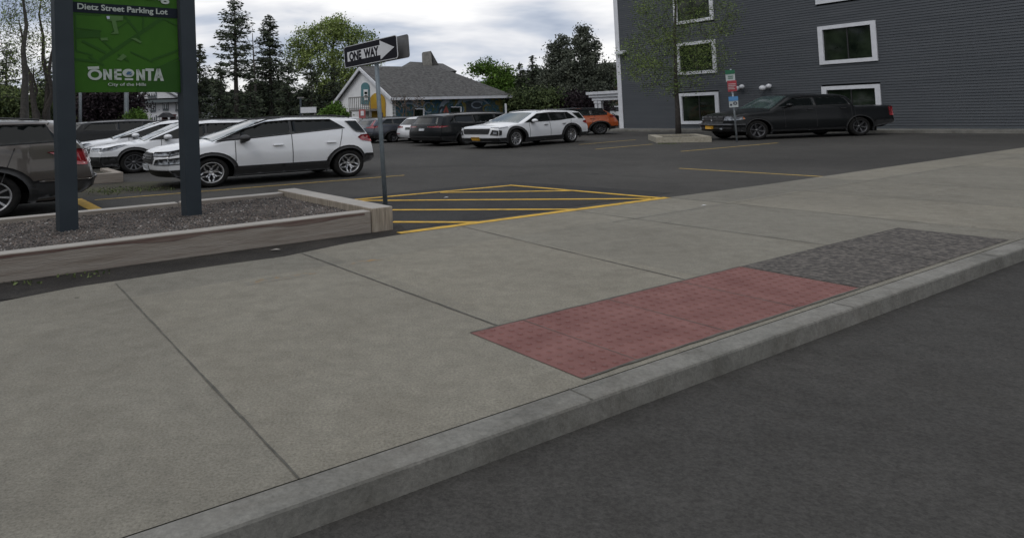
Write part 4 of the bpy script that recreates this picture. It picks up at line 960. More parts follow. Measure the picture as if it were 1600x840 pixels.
# brick building behind
M_brick=mat('red_brick',(.16,.06,.045),.9,(.22,.09,.07),10,6,.2,40)
a=D(925,190,95)
bb=empty('brick_building',(a.x,95,0),0,'distant red brick building seen through and above the white portico','building')
mb=MB();zt=D(950,143,95).z;mb.box((a.x+14,98,zt/2),(28,6,zt),M_brick);mb.build('wall',bb)
zt2=D(950,137,95).z;mb=MB();mb.box((a.x+14,98,zt+(zt2-zt)/2),(28.6,6.6,zt2-zt),mat('rust_roof',(.14,.045,.04),.8));mb.build('roof',bb)
for k in range(7):
    mb=MB();mb.box((a.x+2+k*3.4,94.98,zt*.55),(1.5,.1,1.5),M_win);wo=mb.build('window',bb)
    mb=MB();mb.box((a.x+2+k*3.4,94.95,zt*.55-.85),(1.9,.16,.14),M_trim);mb.build('sill',wo)
# ------------------------------------------------------------------ mural building
MC=D(614,190,50);MC=Vector((MC.x,MC.y,0))      # corner between gable end and mural side
def MP(x,y,ax,n=0.0):       # pixel -> point on the vertical plane through MC along ax
    nn=Vector((ax.y,-ax.x,0));o=MC+nn*n;d=ray(x,y);t=(o-CAM).dot(nn)/d.dot(nn);return CAM+d*t
def mural_mat():
    m=bpy.data.materials.new('mural');m.use_nodes=True;t=m.node_tree;b=t.nodes['Principled BSDF'];l=t.links;b.inputs['Roughness'].default_value=.8
    c=t.nodes.new('ShaderNodeTexCoord')
    n=t.nodes.new('ShaderNodeTexNoise');n.inputs['Scale'].default_value=1.5;n.inputs['Detail'].default_value=10;n.inputs['Distortion'].default_value=2.2;l.new(c.outputs['Object'],n.inputs['Vector'])
    r=t.nodes.new('ShaderNodeValToRGB');l.new(n.outputs[0],r.inputs[0]);e=r.color_ramp.elements
    st_=[(.30,(.015,.04,.05)),(.40,(.02,.075,.11)),(.47,(.03,.09,.14)),(.52,(.03,.07,.05)),(.57,(.09,.10,.03)),(.60,(.02,.04,.045)),(.68,(.03,.10,.15))]
    while len(e)<len(st_): e.new(.5)
    for k_,(p,cc) in enumerate(st_): e[k_].position=p;e[k_].color=(*cc,1)
    w=t.nodes.new('ShaderNodeTexNoise');w.inputs['Scale'].default_value=.9;w.inputs['Detail'].default_value=3;w.inputs['Distortion'].default_value=3;l.new(c.outputs['Object'],w.inputs['Vector'])
    r2=t.nodes.new('ShaderNodeValToRGB');l.new(w.outputs[0],r2.inputs[0]);e=r2.color_ramp.elements
    for k_,(p,v) in enumerate(((.555,0),(.57,.75))): e[k_].position=p;e[k_].color=(v,v,v,1)
    x=e.new(.585);x.color=(0,0,0,1)
    mx=t.nodes.new('ShaderNodeMix');mx.data_type='RGBA';l.new(r2.outputs[0],mx.inputs['Factor']);l.new(r.outputs[0],mx.inputs['A']);mx.inputs['B'].default_value=(.22,.27,.30,1)
    l.new(mx.outputs['Result'],b.inputs['Base Color']);return m
M_mural=mural_mat();M_stucco=mat('white_stucco',(.84,.84,.84),.85,(.74,.74,.75),1.5,7);M_shing=mat('grey_shingles',(.038,.037,.036),.9,(.115,.112,.108),4,9,.4,30,stretch=(1,1,2.2))
mb_=empty('mural_building',MC,0,'building with a white gable end, grey shingle roof and a colourful mural along its side','building')
zoE=MP(700,150.5,AX,.45).z;pk=MP(567,103.5,BX);zR=pk.z
uE=(MP(790,150,AX)-MC).dot(AX);hw=(pk-MC).dot(BX);DEPTH=2*hw
ov=.45;sl=(zR-zoE)/(hw+ov);zE=zoE+ov*sl
def M(u,v,z): return MC+AX*u+BX*v+UZ*z
q=MB();q.prism([M(0,0,0),M(uE,0,0),M(uE,0,zE),M(0,0,zE)],BX*.15,M_mural);q.build('mural_wall',mb_)
q=MB();q.prism([M(-.02,0,0),M(-.02,DEPTH,0),M(-.02,DEPTH,zE-.15),M(-.02,hw,zR-.2),M(-.02,0,zE-.15)],AX*.3,M_stucco);q.build('gable_wall',mb_)
q=MB();q.prism([M(uE-.15,.15,0),M(uE-.15,DEPTH,0),M(uE-.15,DEPTH,zE),M(uE-.15,.15,zE)],-AX*.2,M_stucco);q.prism([M(.3,DEPTH-.2,0),M(uE-.4,DEPTH-.2,0),M(uE-.4,DEPTH-.2,zE),M(.3,DEPTH-.2,zE)],BX*.15,M_stucco);q.build('side_wall',mb_)

hip=hw*.95
uRr=uE+ov-hip*1.0
q=MB();zo=zE-ov*sl
og=.28;rv=[M(-og,-ov,zo),M(uE+ov,-ov,zo),M(uE+ov,DEPTH+ov,zo),M(-og,DEPTH+ov,zo),M(-og,hw,zR),M(uRr,hw,zR)]
q.add(rv+[v-UZ*.2 for v in rv],[(0,1,5,4),(1,2,5),(2,3,4,5),(6,10,11,7),(7,11,8),(8,11,10,9),(0,4,10,6),(4,3,9,10)],M_shing)
q.build('roof',mb_)
q=MB()
for (a,b) in ((rv[0],rv[1]),): q.box((a+b)/2+UZ*-.12-BX*.03,((b-a).length,.12,.2),M_trim,(AX,BX,UZ))
q.build('gutter',mb_)
for (a,b) in ((rv[0],rv[4]),(rv[3],rv[4])):
    q=MB();d=(b-a).normalized();up=d.cross(AX).normalized();up=up if up.z>0 else -up;q.box((a+b)/2-AX*.05-up*.16,((b-a).length,.1,.22),M_trim,(d,AX,up));q.build('bargeboard',mb_)
# arched window and yellow arch on the gable
M_teal=mat('teal_paint',(.07,.17,.19),.6,(.10,.24,.26),3,4);M_yell=mat('mural_yellow',(.50,.32,.02),.7,(.40,.22,.02),1.2,5)
def arch(x0,x1,yt,yb,mt,nm,n0,th=.06,par=mb_):
    q=MB();xm=(x0+x1)/2;hy=(x1-x0)*.62;pts=[(x0,yb)]
    for k in range(9): a=pi-pi*k/8;pts.append((xm+(x1-x0)/2*math.cos(a),yt+hy-hy*math.sin(a)))
    pts.append((x1,yb));q.prism([MP(x,y,BX)-AX*n0 for x,y in pts],-AX*th,mt);return q.build(nm,par)
aw_=arch(566,578.5,129,163,M_teal,'arched_window',.06)
q=MB();q.prism([MP(x,y,BX)-AX*.14 for x,y in ((571,140),(577.5,140),(578,156),(571.5,157))],-AX*.04,M_stucco);q.build('door',aw_)
q=MB();q.prism([MP(x,y,BX)-AX*.19 for x,y in ((573,143.5),(577,143.5),(577.2,147),(573.2,147))],-AX*.03,M_win);q.prism([MP(x,y,BX)-AX*.19 for x,y in ((573.3,149),(577.2,149),(577.4,152.5),(573.5,152.5))],-AX*.03,M_win);q.build('pane',aw_)
arch(578.5,603.5,145,200,M_yell,'painted_arch',.06,.03)
q=MB();q.prism([MP(x,y,BX)-AX*.1 for x,y in ((596,176),(600,176),(600.5,200),(596.5,200))],-AX*.03,mat('door_purple',(.12,.09,.16),.6));q.build('door',mb_)
# balcony with stair
bz=MP(560,171,BX).z
bal=MB()
a_=MP(545,171,BX,-1.1)+AX*1.1;b_=MP(578,171,BX,-1.1)+AX*1.1;a_.z=b_.z=(a_.z+b_.z)/2;M_deck=mat('grey_deck_wood',(.16,.155,.15),.8,(.24,.235,.22),8,4);L_=(b_-a_).length;dd=(b_-a_).normalized();dd.z=0
q=MB();q.prism([a_,b_,b_-AX*1.1,a_-AX*1.1],(0,0,-.16),M_deck);q.build('balcony_deck',mb_)
q=MB()
for k in range(12):
    p=a_.lerp(b_,k/11)-AX*1.06;q.box(p+UZ*.45,(.04,.04,.9),M_deck,(AX,BX,UZ))
q.box((a_+b_)/2-AX*1.06+UZ*.92,(.08,L_,.08),M_deck,(AX,dd,UZ));q.box((a_+b_)/2-AX*1.06+UZ*.08,(.06,L_,.06),M_deck,(AX,dd,UZ));q.build('railing',mb_)
for t in (.03,.97):
    q=MB();p=a_.lerp(b_,t)-AX*1.02;q.box(Vector((p.x,p.y,p.z/2-.08)),(.14,.14,p.z-.16),M_deck,(AX,BX,UZ));q.build('balcony_post',mb_)
# mural wall windows, porch post
for (x0,x1,y0,y1) in ((648,661,171,186),(704.5,719,168,178)):
    q=MB();q.prism([MP(x,y,AX,.06) for x,y in ((x0,y0),(x1,y0),(x1,y1),(x0,y1))],BX*-.06,M_win);wo=q.build('window',mb_)
    q=MB();q.prism([MP(x,y,AX,.14) for x,y in ((x1,y0-1),(x1+1.6,y0-1),(x1+1.6,y1),(x1,y1))],BX*-.06,M_trim);q.prism([MP(x,y,AX,.14) for x,y in ((x0,y0-1.2),(x1-.1,y0-1.2),(x1-.1,y0),(x0,y0))],BX*-.06,M_trim);q.build('frame',wo)
for dx,n_ in ((0,0),):
    # painted figures of the mural: pale swirls
    M_sw=mat('mural_pale_blue',(.16,.21,.26),.8,(.28,.32,.36),4,4);M_dk=mat('mural_dark',(.02,.028,.035),.8,(.04,.05,.06),5,4);M_rd=mat('mural_red',(.34,.09,.07),.8);M_ye=mat('mural_ochre',(.20,.15,.03),.8,(.10,.10,.03),5,3)
    def stroke(pts,w,mt,nm,n=.02):
        q=MB();P2=[MP(x,y,AX,n) for x,y in pts]
        A_=[];B_=[]
        for i,p in enumerate(P2):
            t=(P2[min(i+1,len(P2)-1)]-P2[max(i-1,0)]).normalized();nn=t.cross(-BX).normalized();ww=w*(.4+.6*math.sin(pi*(i+.5)/len(P2)));A_.append(p+nn*ww/2);B_.append(p-nn*ww/2)
        K=len(P2);q.add(A_+B_,[(i,i+1,K+i+1,K+i) for i in range(K-1)],mt);q.build(nm,mb_)
    def arc(cx,cy,rx,ry,a0,a1,n=10): return [(cx+rx*math.cos(R(a0+(a1-a0)*k/n)),cy-ry*math.sin(R(a0+(a1-a0)*k/n))) for k in range(n+1)]
    stroke(arc(735,165,20,12,170,20),.30,M_sw,'mural_stroke',.015);stroke(arc(738,160,14,5,180,10),.25,M_sw,'mural_stroke',.02);stroke(arc(744,172,22,18,120,30),.2,M_sw,'mural_stroke',.025)
    stroke(arc(700,176,12,18,180,80),.35,M_sw,'mural_stroke',.02);stroke(arc(691,176,5,8,200,-20),.2,M_dk,'mural_stroke',.03);stroke([(726,170),(732,168),(740,171),(748,168),(756,174)],1.1,M_dk,'mural_stroke',.012)
    stroke([(694,176),(697,168),(700,177)],.3,M_rd,'mural_stroke',.035);stroke(arc(670,168,8,8,0,300),.12,M_sw,'mural_stroke',.02);stroke(arc(682,160,9,5,20,250),.12,M_ye,'mural_stroke',.02);stroke(arc(655,162,9,6,60,330),.1,M_sw,'mural_stroke',.02);stroke(arc(745,164,8,5,0,330),.12,M_sw,'mural_stroke',.03);stroke(arc(762,170,7,6,40,300),.12,M_ye,'mural_stroke',.03);stroke(arc(718,170,7,9,100,380),.12,M_sw,'mural_stroke',.03);stroke([(722,158),(726,165),(727,180)],.3,M_ye,'mural_stroke',.018);stroke([(714,150),(713,158),(711,166)],.25,M_ye,'mural_stroke',.018);stroke([(658,152),(660,160),(664,172)],.3,M_ye,'mural_stroke',.018);stroke(arc(640,170,14,10,160,20),.3,M_sw,'mural_stroke',.016)
    stroke([(768,156),(776,152),(786,160)],.25,M_ye,'mural_stroke',.02);stroke([(774,160),(782,162),(784,176)],.5,M_ye,'mural_stroke',.018)
q=MB();p=MP(790.5,177,AX,1.2);pt2=MP(790.5,162,AX,1.2);q.box(Vector((p.x,p.y,pt2.z/2)),(.14,.14,pt2.z),M_trim);q.build('porch_post',mb_)
# hall behind with a tall grey ventilator tower
q0_=D(640,190,66);hb=empty('grey_roofed_hall',Vector((q0_.x,66,0)),0,'grey hipped roof with a stone chimney showing above the mural building','building')
def H3(x,y,Y): return D(x,y,Y)
q=MB();zb=H3(690,112,64).z;A_=[H3(610,112,64),H3(714,108,64),H3(706,108,76),H3(610,112,76)]
for v in A_: v.z=zb
rt_=[H3(641,96.5,70),H3(692,99.5,70)]
q.add(A_+rt_,[(0,1,5,4),(1,2,5),(2,3,4,5),(3,0,4),(0,3,2,1)],M_shing);q.build('roof',hb)
cc_=sum(A_,Vector())/4;q=MB();q.prism([Vector((cc_.x+(a.x-cc_.x)*.9,cc_.y+(a.y-cc_.y)*.9,0)) for a in A_],(0,0,zb-.05),M_ston);q.build('wall',hb)
q=MB();a=H3(660,82.5,69);b=H3(673,80.5,69);zz0=zb;q.prism([Vector((a.x,68.5,zz0)),Vector((b.x+.1,68.5,zz0)),Vector((b.x,68.5,b.z)),Vector((a.x,68.5,a.z))],(0,1.6,0),M_ston);q.build('chimney',hb)
q=MB();c2=H3(686,103,69);q.prism([Vector((b.x+.1,68.8,zz0)),Vector((c2.x+.4,68.8,zz0)),Vector((c2.x,68.8,c2.z)),Vector((b.x,68.8,b.z+.05))],(0,1.0,0),M_shing);q.build('dormer',hb)
# ------------------------------------------------------------------ white house on the left
HY=66.0
def HPt(x,y,dy=0): return D(x,y,HY+dy)
h0=HPt(206,190);hs=empty('white_house',Vector((HPt(262,190).x,HY,0)),0,'white two storey house with a dormer gable and small porch behind the green bush','house')
M_hw=mat('white_clapboard',(.66,.66,.68),.8,(.74,.74,.76),2,4,stretch=(1,1,14));M_htr=mat('house_trim',(.13,.15,.16),.7);M_hroof=mat('dark_house_roof',(.045,.045,.052),.9,(.07,.07,.078),4,5)
xl,xr=HPt(204,190).x,HPt(316,190).x;ze=HPt(262,156.5).z
q=MB();q.box(((xl+xr)/2,HY+4,ze/2),(xr-xl,8,ze),M_hw);q.build('wall',hs)
zt=HPt(262,134).z;q=MB();rv=[Vector((xl-.6,HY-.6,ze)),Vector((xr+.6,HY-.6,ze)),Vector((xr+.6,HY+8.6,ze)),Vector((xl-.6,HY+8.6,ze)),Vector((xl+3,HY+4,zt)),Vector((xr-3,HY+4,zt))]
q.add(rv,[(0,1,5,4),(1,2,5),(2,3,4,5),(3,0,4),(3,2,1,0)],M_hroof);q.build('roof',hs)
q=MB();q.box(((xl+xr)/2,HY-.62,ze-.1),(xr-xl+1.3,.1,.28),M_htr);q.build('eaves',hs)
gx0,gx1=HPt(214,153,-1).x,HPt(274,153,-1).x;gz0=HPt(244,153.6,-1).z;gp=HPt(248,138.5,-1);gp0=HPt(232,138.5,-1)
q=MB();q.prism([(gx0,HY-.5,gz0),(gx1,HY-.5,gz0),(gp.x,HY-.5,gp.z),(gp0.x,HY-.5,gp.z)],(0,4,0),M_hw);dm=q.build('dormer',hs)
q=MB();q.tube([(gx1+.5,HY-.6,gz0-.1),(gp.x+.1,HY-.6,gp.z+.15),(gp0.x-.1,HY-.6,gp.z+.15),(gx0-.4,HY-.6,gz0-.1)],.16,M_trim,4);q.build('dormer_trim',hs)
def hwin(x0,x1,y0,y1,dy=-.05,n=2):
    a=HPt(x0,y1,dy);b=HPt(x1,y0,dy);w=b.x-a.x;hh_=b.z-a.z;c=Vector(((a.x+b.x)/2,HY+dy,(a.z+b.z)/2))
    q=MB();q.box(c,(w*.92,.10,hh_+.10),M_htr);wo=q.build('window',hs)
    q=MB();q.box(c+Vector((0,-.03,.1)),(w*.72,.08,hh_*.86),M_trim);q.build('frame',wo)
    for k in range(n):
        q=MB();q.box(c+Vector((w*.72*((k+.5)/n-.5),-.06,0)),(w*.72/n-.14,.06,hh_*.70),M_win);q.build('pane',wo)
hwin(230.5,245,145,152,-.55,3);hwin(234.5,243.5,161,174.5);hwin(254,263.5,161,172.5);hwin(273.5,283,161,173.5);hwin(235,245,181,192);hwin(274,284,180.5,190);hwin(293,302,161,173)
q=MB();a=HPt(249,191,-1);b=HPt(270,178,-1);q.prism([(a.x,HY-1.8,b.z-.3),(b.x,HY-1.8,b.z-.3),(b.x-.4,HY-1.8,b.z),((a.x+b.x)/2,HY-1.8,b.z+.15),(a.x+.4,HY-1.8,b.z)],(0,1.8,0),M_hroof);pc=q.build('porch',hs)
for xx in (a.x+.15,b.x-.15): q=MB();q.box((xx,HY-1.7,(b.z-.3)/2),(.16,.16,b.z-.3),M_trim);q.build('porch_column',pc)
q=MB();q.box(((a.x+b.x)/2,HY-.05,1.05),(1.4,.12,2.1),mat('dark_red_door',(.09,.03,.03),.6));q.build('door',hs)
# posts and poles behind the sign
for (x,yt,Yd,w,lb) in ((125.5,60,46,.11,'thin grey utility pole seen just under the left part of the green sign'),(197.5,60,46,.17,'pale utility pole standing before the dark purple tree under the green sign'),(470,153,52,.10,'thin dark light pole rising behind the roof rail of the white compact crossover')):
    p=D(x,200,Yd);p.z=0;tp=D(x-.5,yt,Yd);q=MB();q.tube([p,tp],[w,w*.8],M_galv if w>.12 else M_post if x>400 else M_galv,8)
    root=empty('utility_pole',p,0,lb,'pole');q.build('pole',root);q=MB();q.box(tp,(.5 if x>400 else 1.2,.12,.10),M_deck);q.build('crossarm',root)
# little white board and red notice near the gable
p=D(482,190,50);p.z=0;t_=D(482,172,50);r_=empty('notice_board',p,0,'small white notice board in front of the dark trees behind the white compact crossover','sign')
q=MB();q.box(t_,(1.15,.08,.42),M_trim);q.build('board',r_)
for dx in(-.45,.45): q=MB();q.box((t_.x+dx,50.08,t_.z/2),(.08,.08,t_.z),M_deck);q.build('post',r_)
p=D(566,190,44);p.z=0;t_=D(566,178,44);r_=empty('notice_board',p,0,'red and white notice board below the balcony of the mural building','sign')
q=MB();q.box(t_,(.42,.06,.55),mat('notice_red',(.38,.10,.10),.6));q.build('board',r_)
q=MB();q.box(t_+Vector((0,-.04,.04)),(.2,.03,.3),M_white);q.build('notice',r_)
q=MB();q.box((t_.x,44.06,t_.z/2),(.07,.07,t_.z),M_deck);q.build('post',r_)
# ------------------------------------------------------------------ trees
import numpy as np
def leafmesh(name,C,A,B,mts,mi=None):
    """C centres, A,B half axis vectors (N,3): one diamond-shaped leaf clump each"""
    n=len(C);v=np.empty((n,4,3));v[:,0]=C-A;v[:,1]=C+B*.9-A*.1;v[:,2]=C+A;v[:,3]=C-B*.9+A*.15
    me=bpy.data.meshes.new(name);me.vertices.add(n*4);me.vertices.foreach_set('co',v.reshape(-1));me.loops.add(n*4);me.loops.foreach_set('vertex_index',np.arange(n*4,dtype=np.int32))
    me.polygons.add(n);me.polygons.foreach_set('loop_start',np.arange(0,n*4,4,dtype=np.int32));me.polygons.foreach_set('loop_total',np.full(n,4,dtype=np.int32))
    for m_ in mts: me.materials.append(m_)
    if mi is not None: me.polygons.foreach_set('material_index',mi.astype(np.int32))
    me.update(calc_edges=True);return me
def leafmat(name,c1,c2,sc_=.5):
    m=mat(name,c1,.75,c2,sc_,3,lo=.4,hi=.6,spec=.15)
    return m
BARK=mat('dark_bark',(.035,.030,.026),.95,(.07,.062,.055),9,5,.5,30);BARK2=mat('grey_bark',(.040,.038,.034),.95,(.075,.070,.062),9,5,.5,30)
LM={'spruce':[leafmat('spruce_needles',(0.049,0.065,0.042),(0.074,0.091,0.056)),leafmat('spruce_tips',(0.079,0.099,0.060),(0.105,0.124,0.074)),leafmat('spruce_dark',(0.031,0.040,0.030),(0.049,0.058,0.042))],
 'pine':[leafmat('pine_needles',(0.073,0.086,0.065),(0.109,0.121,0.088)),leafmat('pine_tips',(0.136,0.153,0.121),(0.167,0.184,0.142)),leafmat('pine_dark',(0.042,0.049,0.038),(0.062,0.072,0.054))],
 'spring':[leafmat('spring_leaves',(0.150,0.203,0.053),(0.210,0.270,0.074)),leafmat('spring_leaves_light',(0.240,0.300,0.097),(0.300,0.360,0.134)),leafmat('spring_leaves_deep',(0.083,0.120,0.037),(0.120,0.157,0.053))],
 'bush':[leafmat('bush_leaves',(0.069,0.138,0.023),(0.103,0.184,0.034)),leafmat('bush_leaves_light',(0.127,0.218,0.046),(0.161,0.265,0.057)),leafmat('bush_leaves_deep',(0.034,0.069,0.014),(0.052,0.092,0.021))],
 'dull':[leafmat('dull_leaves',(0.065,0.089,0.036),(0.089,0.114,0.046)),leafmat('dull_leaves_light',(0.106,0.138,0.056),(0.130,0.162,0.065)),leafmat('dull_leaves_deep',(0.032,0.049,0.023),(0.049,0.065,0.029))],
 'street':[leafmat('street_leaves',(0.106,0.152,0.043),(0.149,0.203,0.060)),leafmat('street_leaves_light',(0.170,0.234,0.075),(0.213,0.276,0.085)),leafmat('street_leaves_deep',(0.064,0.095,0.031),(0.095,0.128,0.043))],
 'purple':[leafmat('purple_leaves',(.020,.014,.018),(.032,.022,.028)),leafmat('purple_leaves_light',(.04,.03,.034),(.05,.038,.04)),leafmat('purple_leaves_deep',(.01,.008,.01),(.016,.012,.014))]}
def randunit(rg,n):
    v=rg.normal(size=(n,3));return v/np.linalg.norm(v,axis=1,keepdims=True)
def leaves(rg,C,size,flat=.6,var=.5):
    n=len(C);u=randunit(rg,n);w=randunit(rg,n);w[:,2]*=flat;b=np.cross(u,w);b/=np.linalg.norm(b,axis=1,keepdims=True)+1e-9
    s=size*rg.uniform(1-var,1+var,(n,1));return u*s,b*s*.62
def place(x,Y): p=D(x,190,Y);return Vector((p.x,Y,0))
def hpx(x,y,Y): return D(x,y,Y).z
def conifer(name,label,x,ytop,Y,wpx,seed,kind='spruce',base=.12,dens=1.0,gap=0.0,group='conifers behind the car park',lean=0.0,droop=.25,sparse=1.0,cat='tree'):
    rg=np.random.default_rng(seed);p=place(x,Y);H_=hpx(x,ytop,Y);Rm=wpx/2/FPX*Y
    root=empty(name,p,0,label,cat,group);dx=lean*H_
    q=MB();q.tube([p+UZ*(-.1)]+[p+Vector((dx*t*t,0,H_*t)) for t in (.3,.6,.85,1)],[.024*H_**.9,.018*H_,.011*H_,.005*H_,.01],BARK,8)
    Cs=[];Ds=[];nw=int(H_/.42*dens)
    for i in range(nw):
        tb=base+(1-base)*(i+.5)/nw
        nb=int(5+4*rg.random())
        thin=gap and rg.random()<gap
        if thin: nb=3
        for k in range(nb):
            t=tb+(1-base)/nw*rg.uniform(-.75,.75)
            if t>.992: continue
            u_=(t-base)/(1-base)
            env=Rm*(1-u_)**.62*min(1,.45+u_*5)+.10
            a=rg.uniform(0,2*pi);ln=env*rg.uniform(.55,1.12)*sparse
            if rg.random()<.06: ln*=1.25
            z0=H_*t;d=Vector((math.cos(a),math.sin(a),0));up=.10-droop*(1-t)
            pts=[p+Vector((dx*t*t,0,z0))+d*(ln*s)+UZ*(ln*(up*s+ (.10 if t<.8 else .35)*s*s)) for s in (0,.5,1)]
            q.tube(pts,[.012*H_*.3+.012,.02,.008],BARK,3,cap=False)
            m_=int(max(6,ln/.16*3.6))
            for j in range(m_):
                s=.18+.85*(j+rg.random())/m_
                c=pts[0].lerp(pts[1],min(1,s*2)) if s<.5 else pts[1].lerp(pts[2],(s-.5)*2)
                sp_=ln*.22*(1.15-s)+.06
                Cs.append((c.x+rg.normal()*sp_*.8,c.y+rg.normal()*sp_*.8,c.z-abs(rg.normal())*.13+rg.normal()*.05))
                Ds.append((d.x+rg.normal()*.6,d.y+rg.normal()*.6,-.25+rg.normal()*.25))
    C=np.array(Cs);A=np.array(Ds);A/=np.linalg.norm(A,axis=1,keepdims=True);n=len(C)
    s=(.15+.004*Y)*rg.uniform(.4,1.3,(n,1))*.46;b=np.cross(A,randunit(rg,n));b/=np.linalg.norm(b,axis=1,keepdims=True)
    q.build('trunk',root);C=C-np.array(p)
    link('crown',leafmesh('crown',C,A*s,b*s*.36,LM[kind],rg.choice(3,n,p=[.5,.2,.3])),root);return root
def broadleaf(name,label,x,ytop,Y,blobs,seed,kind='spring',leaf=.11,nt=260,per=26,trunk=.20,fork=.35,group=None,bark=BARK,sp=.55,cat='tree',stems=1,basex=None,twig=.012,yb=None,tubn=4):
    """blobs: list of (x,y,rx,ry) crown lobes in photo pixels at distance Y; depth radius from rx"""
    rg=np.random.default_rng(seed);p=place(basex or x,Y);root=empty(name,p,0,label,cat,group);H_=hpx(x,ytop,Y);k=Y/FPX
    tips=[];vol=[b[2]*b[3] for b in blobs];tv=sum(vol)
    for (bx,by,rx,ry),v in zip(blobs,vol):
        c=D(bx,by,Y)
        for _ in range(max(3,int(nt*v/tv))):
            u=randunit(rg,1)[0]*rg.uniform(.25,1)**.45
            tips.append(Vector((c.x+u[0]*rx*k,c.y+u[1]*rx*k*.8,c.z+u[2]*ry*k)))
    q=MB();nodes=[]
    fz=max(.5,H_*fork)
    top=Vector((D(x,ytop,Y).x,Y,H_*.93))
    for s_ in range(stems):
        o=Vector((rg.normal()*.25,rg.normal()*.2,0)) if stems>1 else Vector((0,0,0))
        pts=[p+o+UZ*-.1]
        tt=top if s_==0 else tips[int(rg.integers(len(tips)))]
        for j in range(1,8):
            t=j/7;wv=Vector((rg.normal()*.05*H_*.3,rg.normal()*.05*H_*.3,0)) if j<7 else Vector((0,0,0))
            pts.append(p+o+(tt-p-o)*t*1.0+wv*(1 if t>.3 else .3)+UZ*(0))
        rad=[trunk*(1-.88*(j/7)**.8) for j in range(8)]
        q.tube(pts,rad,bark,8)
        for j in range(7):
            for u in (0,.5):
                c=pts[j].lerp(pts[j+1],u)
                if c.z>fz*.85: nodes.append((c,rad[j]))
    order=sorted(range(len(tips)),key=lambda i:(tips[i]-p-UZ*fz).length)
    for i in order:
        tp=tips[i];best=None;bd=1e9
        for (c,r_) in nodes:
            d=(tp-c).length*(1+.6*max(0,(c.z-tp.z))/(.5+(tp-c).length))
            if d<bd: bd=d;best=(c,r_)
        c,r_=best;md=c.lerp(tp,.5)+UZ*(-.08*(tp-c).length)+Vector((rg.normal(),rg.normal(),rg.normal()))*(.05*(tp-c).length)
        r1=min(r_*.62,.012+.018*(tp-c).length)
        q.tube([c,md,tp],[max(r1,twig),max(r1*.6,twig*.8),twig*.5],bark,tubn,cap=False)
        nodes.append((md,max(r1*.7,twig)));nodes.append((tp,twig))
    q.build('trunk',root)
    if per:
        T=np.array(tips);C=np.repeat(T,per,axis=0);C=C+rg.normal(size=C.shape)*np.array([sp,sp,sp*.75]);n=len(C)
        A,B=leaves(rg,C,leaf);mi=np.repeat(rg.choice(3,len(T),p=[.5,.25,.25]),per);mi=np.where(rg.random(n)<.3,rg.choice(3,n),mi)
        link('crown',leafmesh('crown',C-np.array(p),A,B,LM[kind],mi),root)
    return root
# --- tree line, centre left
GC='conifers behind the left of the car park'
conifer('spruce_tree','small pointed spruce just right of the sign post, left of the tallest spruce',313,68,62,62,1,base=.08,dens=1.2,group=GC)
conifer('spruce_tree','tallest spruce with a bare open crown reaching the top of the picture',370,-4,64,92,2,base=.40,dens=.95,gap=.45,group=GC,sparse=1.0,droop=.3)
conifer('spruce_tree','second tallest spruce with a rounded bushy top, right of the tallest one',424,22,66,72,3,base=.22,dens=1.25,group=GC,gap=.15)
conifer('spruce_tree','short broad spruce between the tallest spruce and the sign post',346,96,60,60,4,base=.02,dens=1.2,group=GC)
conifer('spruce_tree','low dark spruce below the tallest spruce, second in front',392,112,58,64,5,base=.02,dens=1.2,group=GC)
conifer('spruce_tree','low dark spruce left of the round green tree',452,92,60,76,6,base=.02,dens=1.1,group=GC)
conifer('spruce_tree','dark conifer standing under the left half of the round green tree',488,98,59,70,7,base=.02,dens=1.2,group=GC)
conifer('spruce_tree','dark conifer standing under the right half of the round green tree',524,104,60,64,8,base=.02,dens=1.2,group=GC)
p=place(401.5,63);q=MB();H_=hpx(401.5,52,63);q.tube([p,p+Vector((-.1,0,H_*.5)),p+Vector((-.25,0,H_))],[.16,.11,.03],BARK,6)
rr=random.Random(4)
for i in range(26):
    z=H_*rr.uniform(.3,.98);a=rr.uniform(0,6.3);l=rr.uniform(.3,.9);q.tube([p+UZ*z,p+Vector((math.cos(a)*l,math.sin(a)*l,z+rr.uniform(-.1,.15)))],[.02,.008],BARK,3,cap=False)
root=empty('dead_spruce',p,0,'thin dead spruce trunk with stub branches between the two tall spruces','tree');q.build('trunk',root)
broadleaf('deciduous_tree','large round-crowned tree in fresh spring leaf left of the white gable',521,24,68,[(520,52,34,26),(478,66,26,22),(562,66,28,24),(495,92,36,26),(548,98,38,26),(520,44,22,18),(585,84,18,18),(466,90,20,22),(520,128,44,22),(560,130,26,24)],11,'spring',leaf=.10,nt=520,per=52,trunk=.42,fork=.3,sp=.34)
conifer('spruce_tree','dark conifer immediately left of the white gable wall',548,120,60,44,9,base=.02,dens=1.2,group=GC)
broadleaf('leafy_bush','bright green bush left of the balcony, above the rear of the white compact crossover',523,168,47,[(522,176,15,12),(512,181,9,8),(534,180,8,8)],12,'bush',leaf=.075,nt=70,per=60,trunk=.06,fork=.1,sp=.20,cat='bush')
broadleaf('leafy_bush','small green bush between the two utility poles and the white house',213,174,44,[(212,184,12,9),(205,188,8,7),(221,187,6,7)],13,'bush',leaf=.065,nt=60,per=60,trunk=.06,fork=.1,sp=.18,cat='bush')
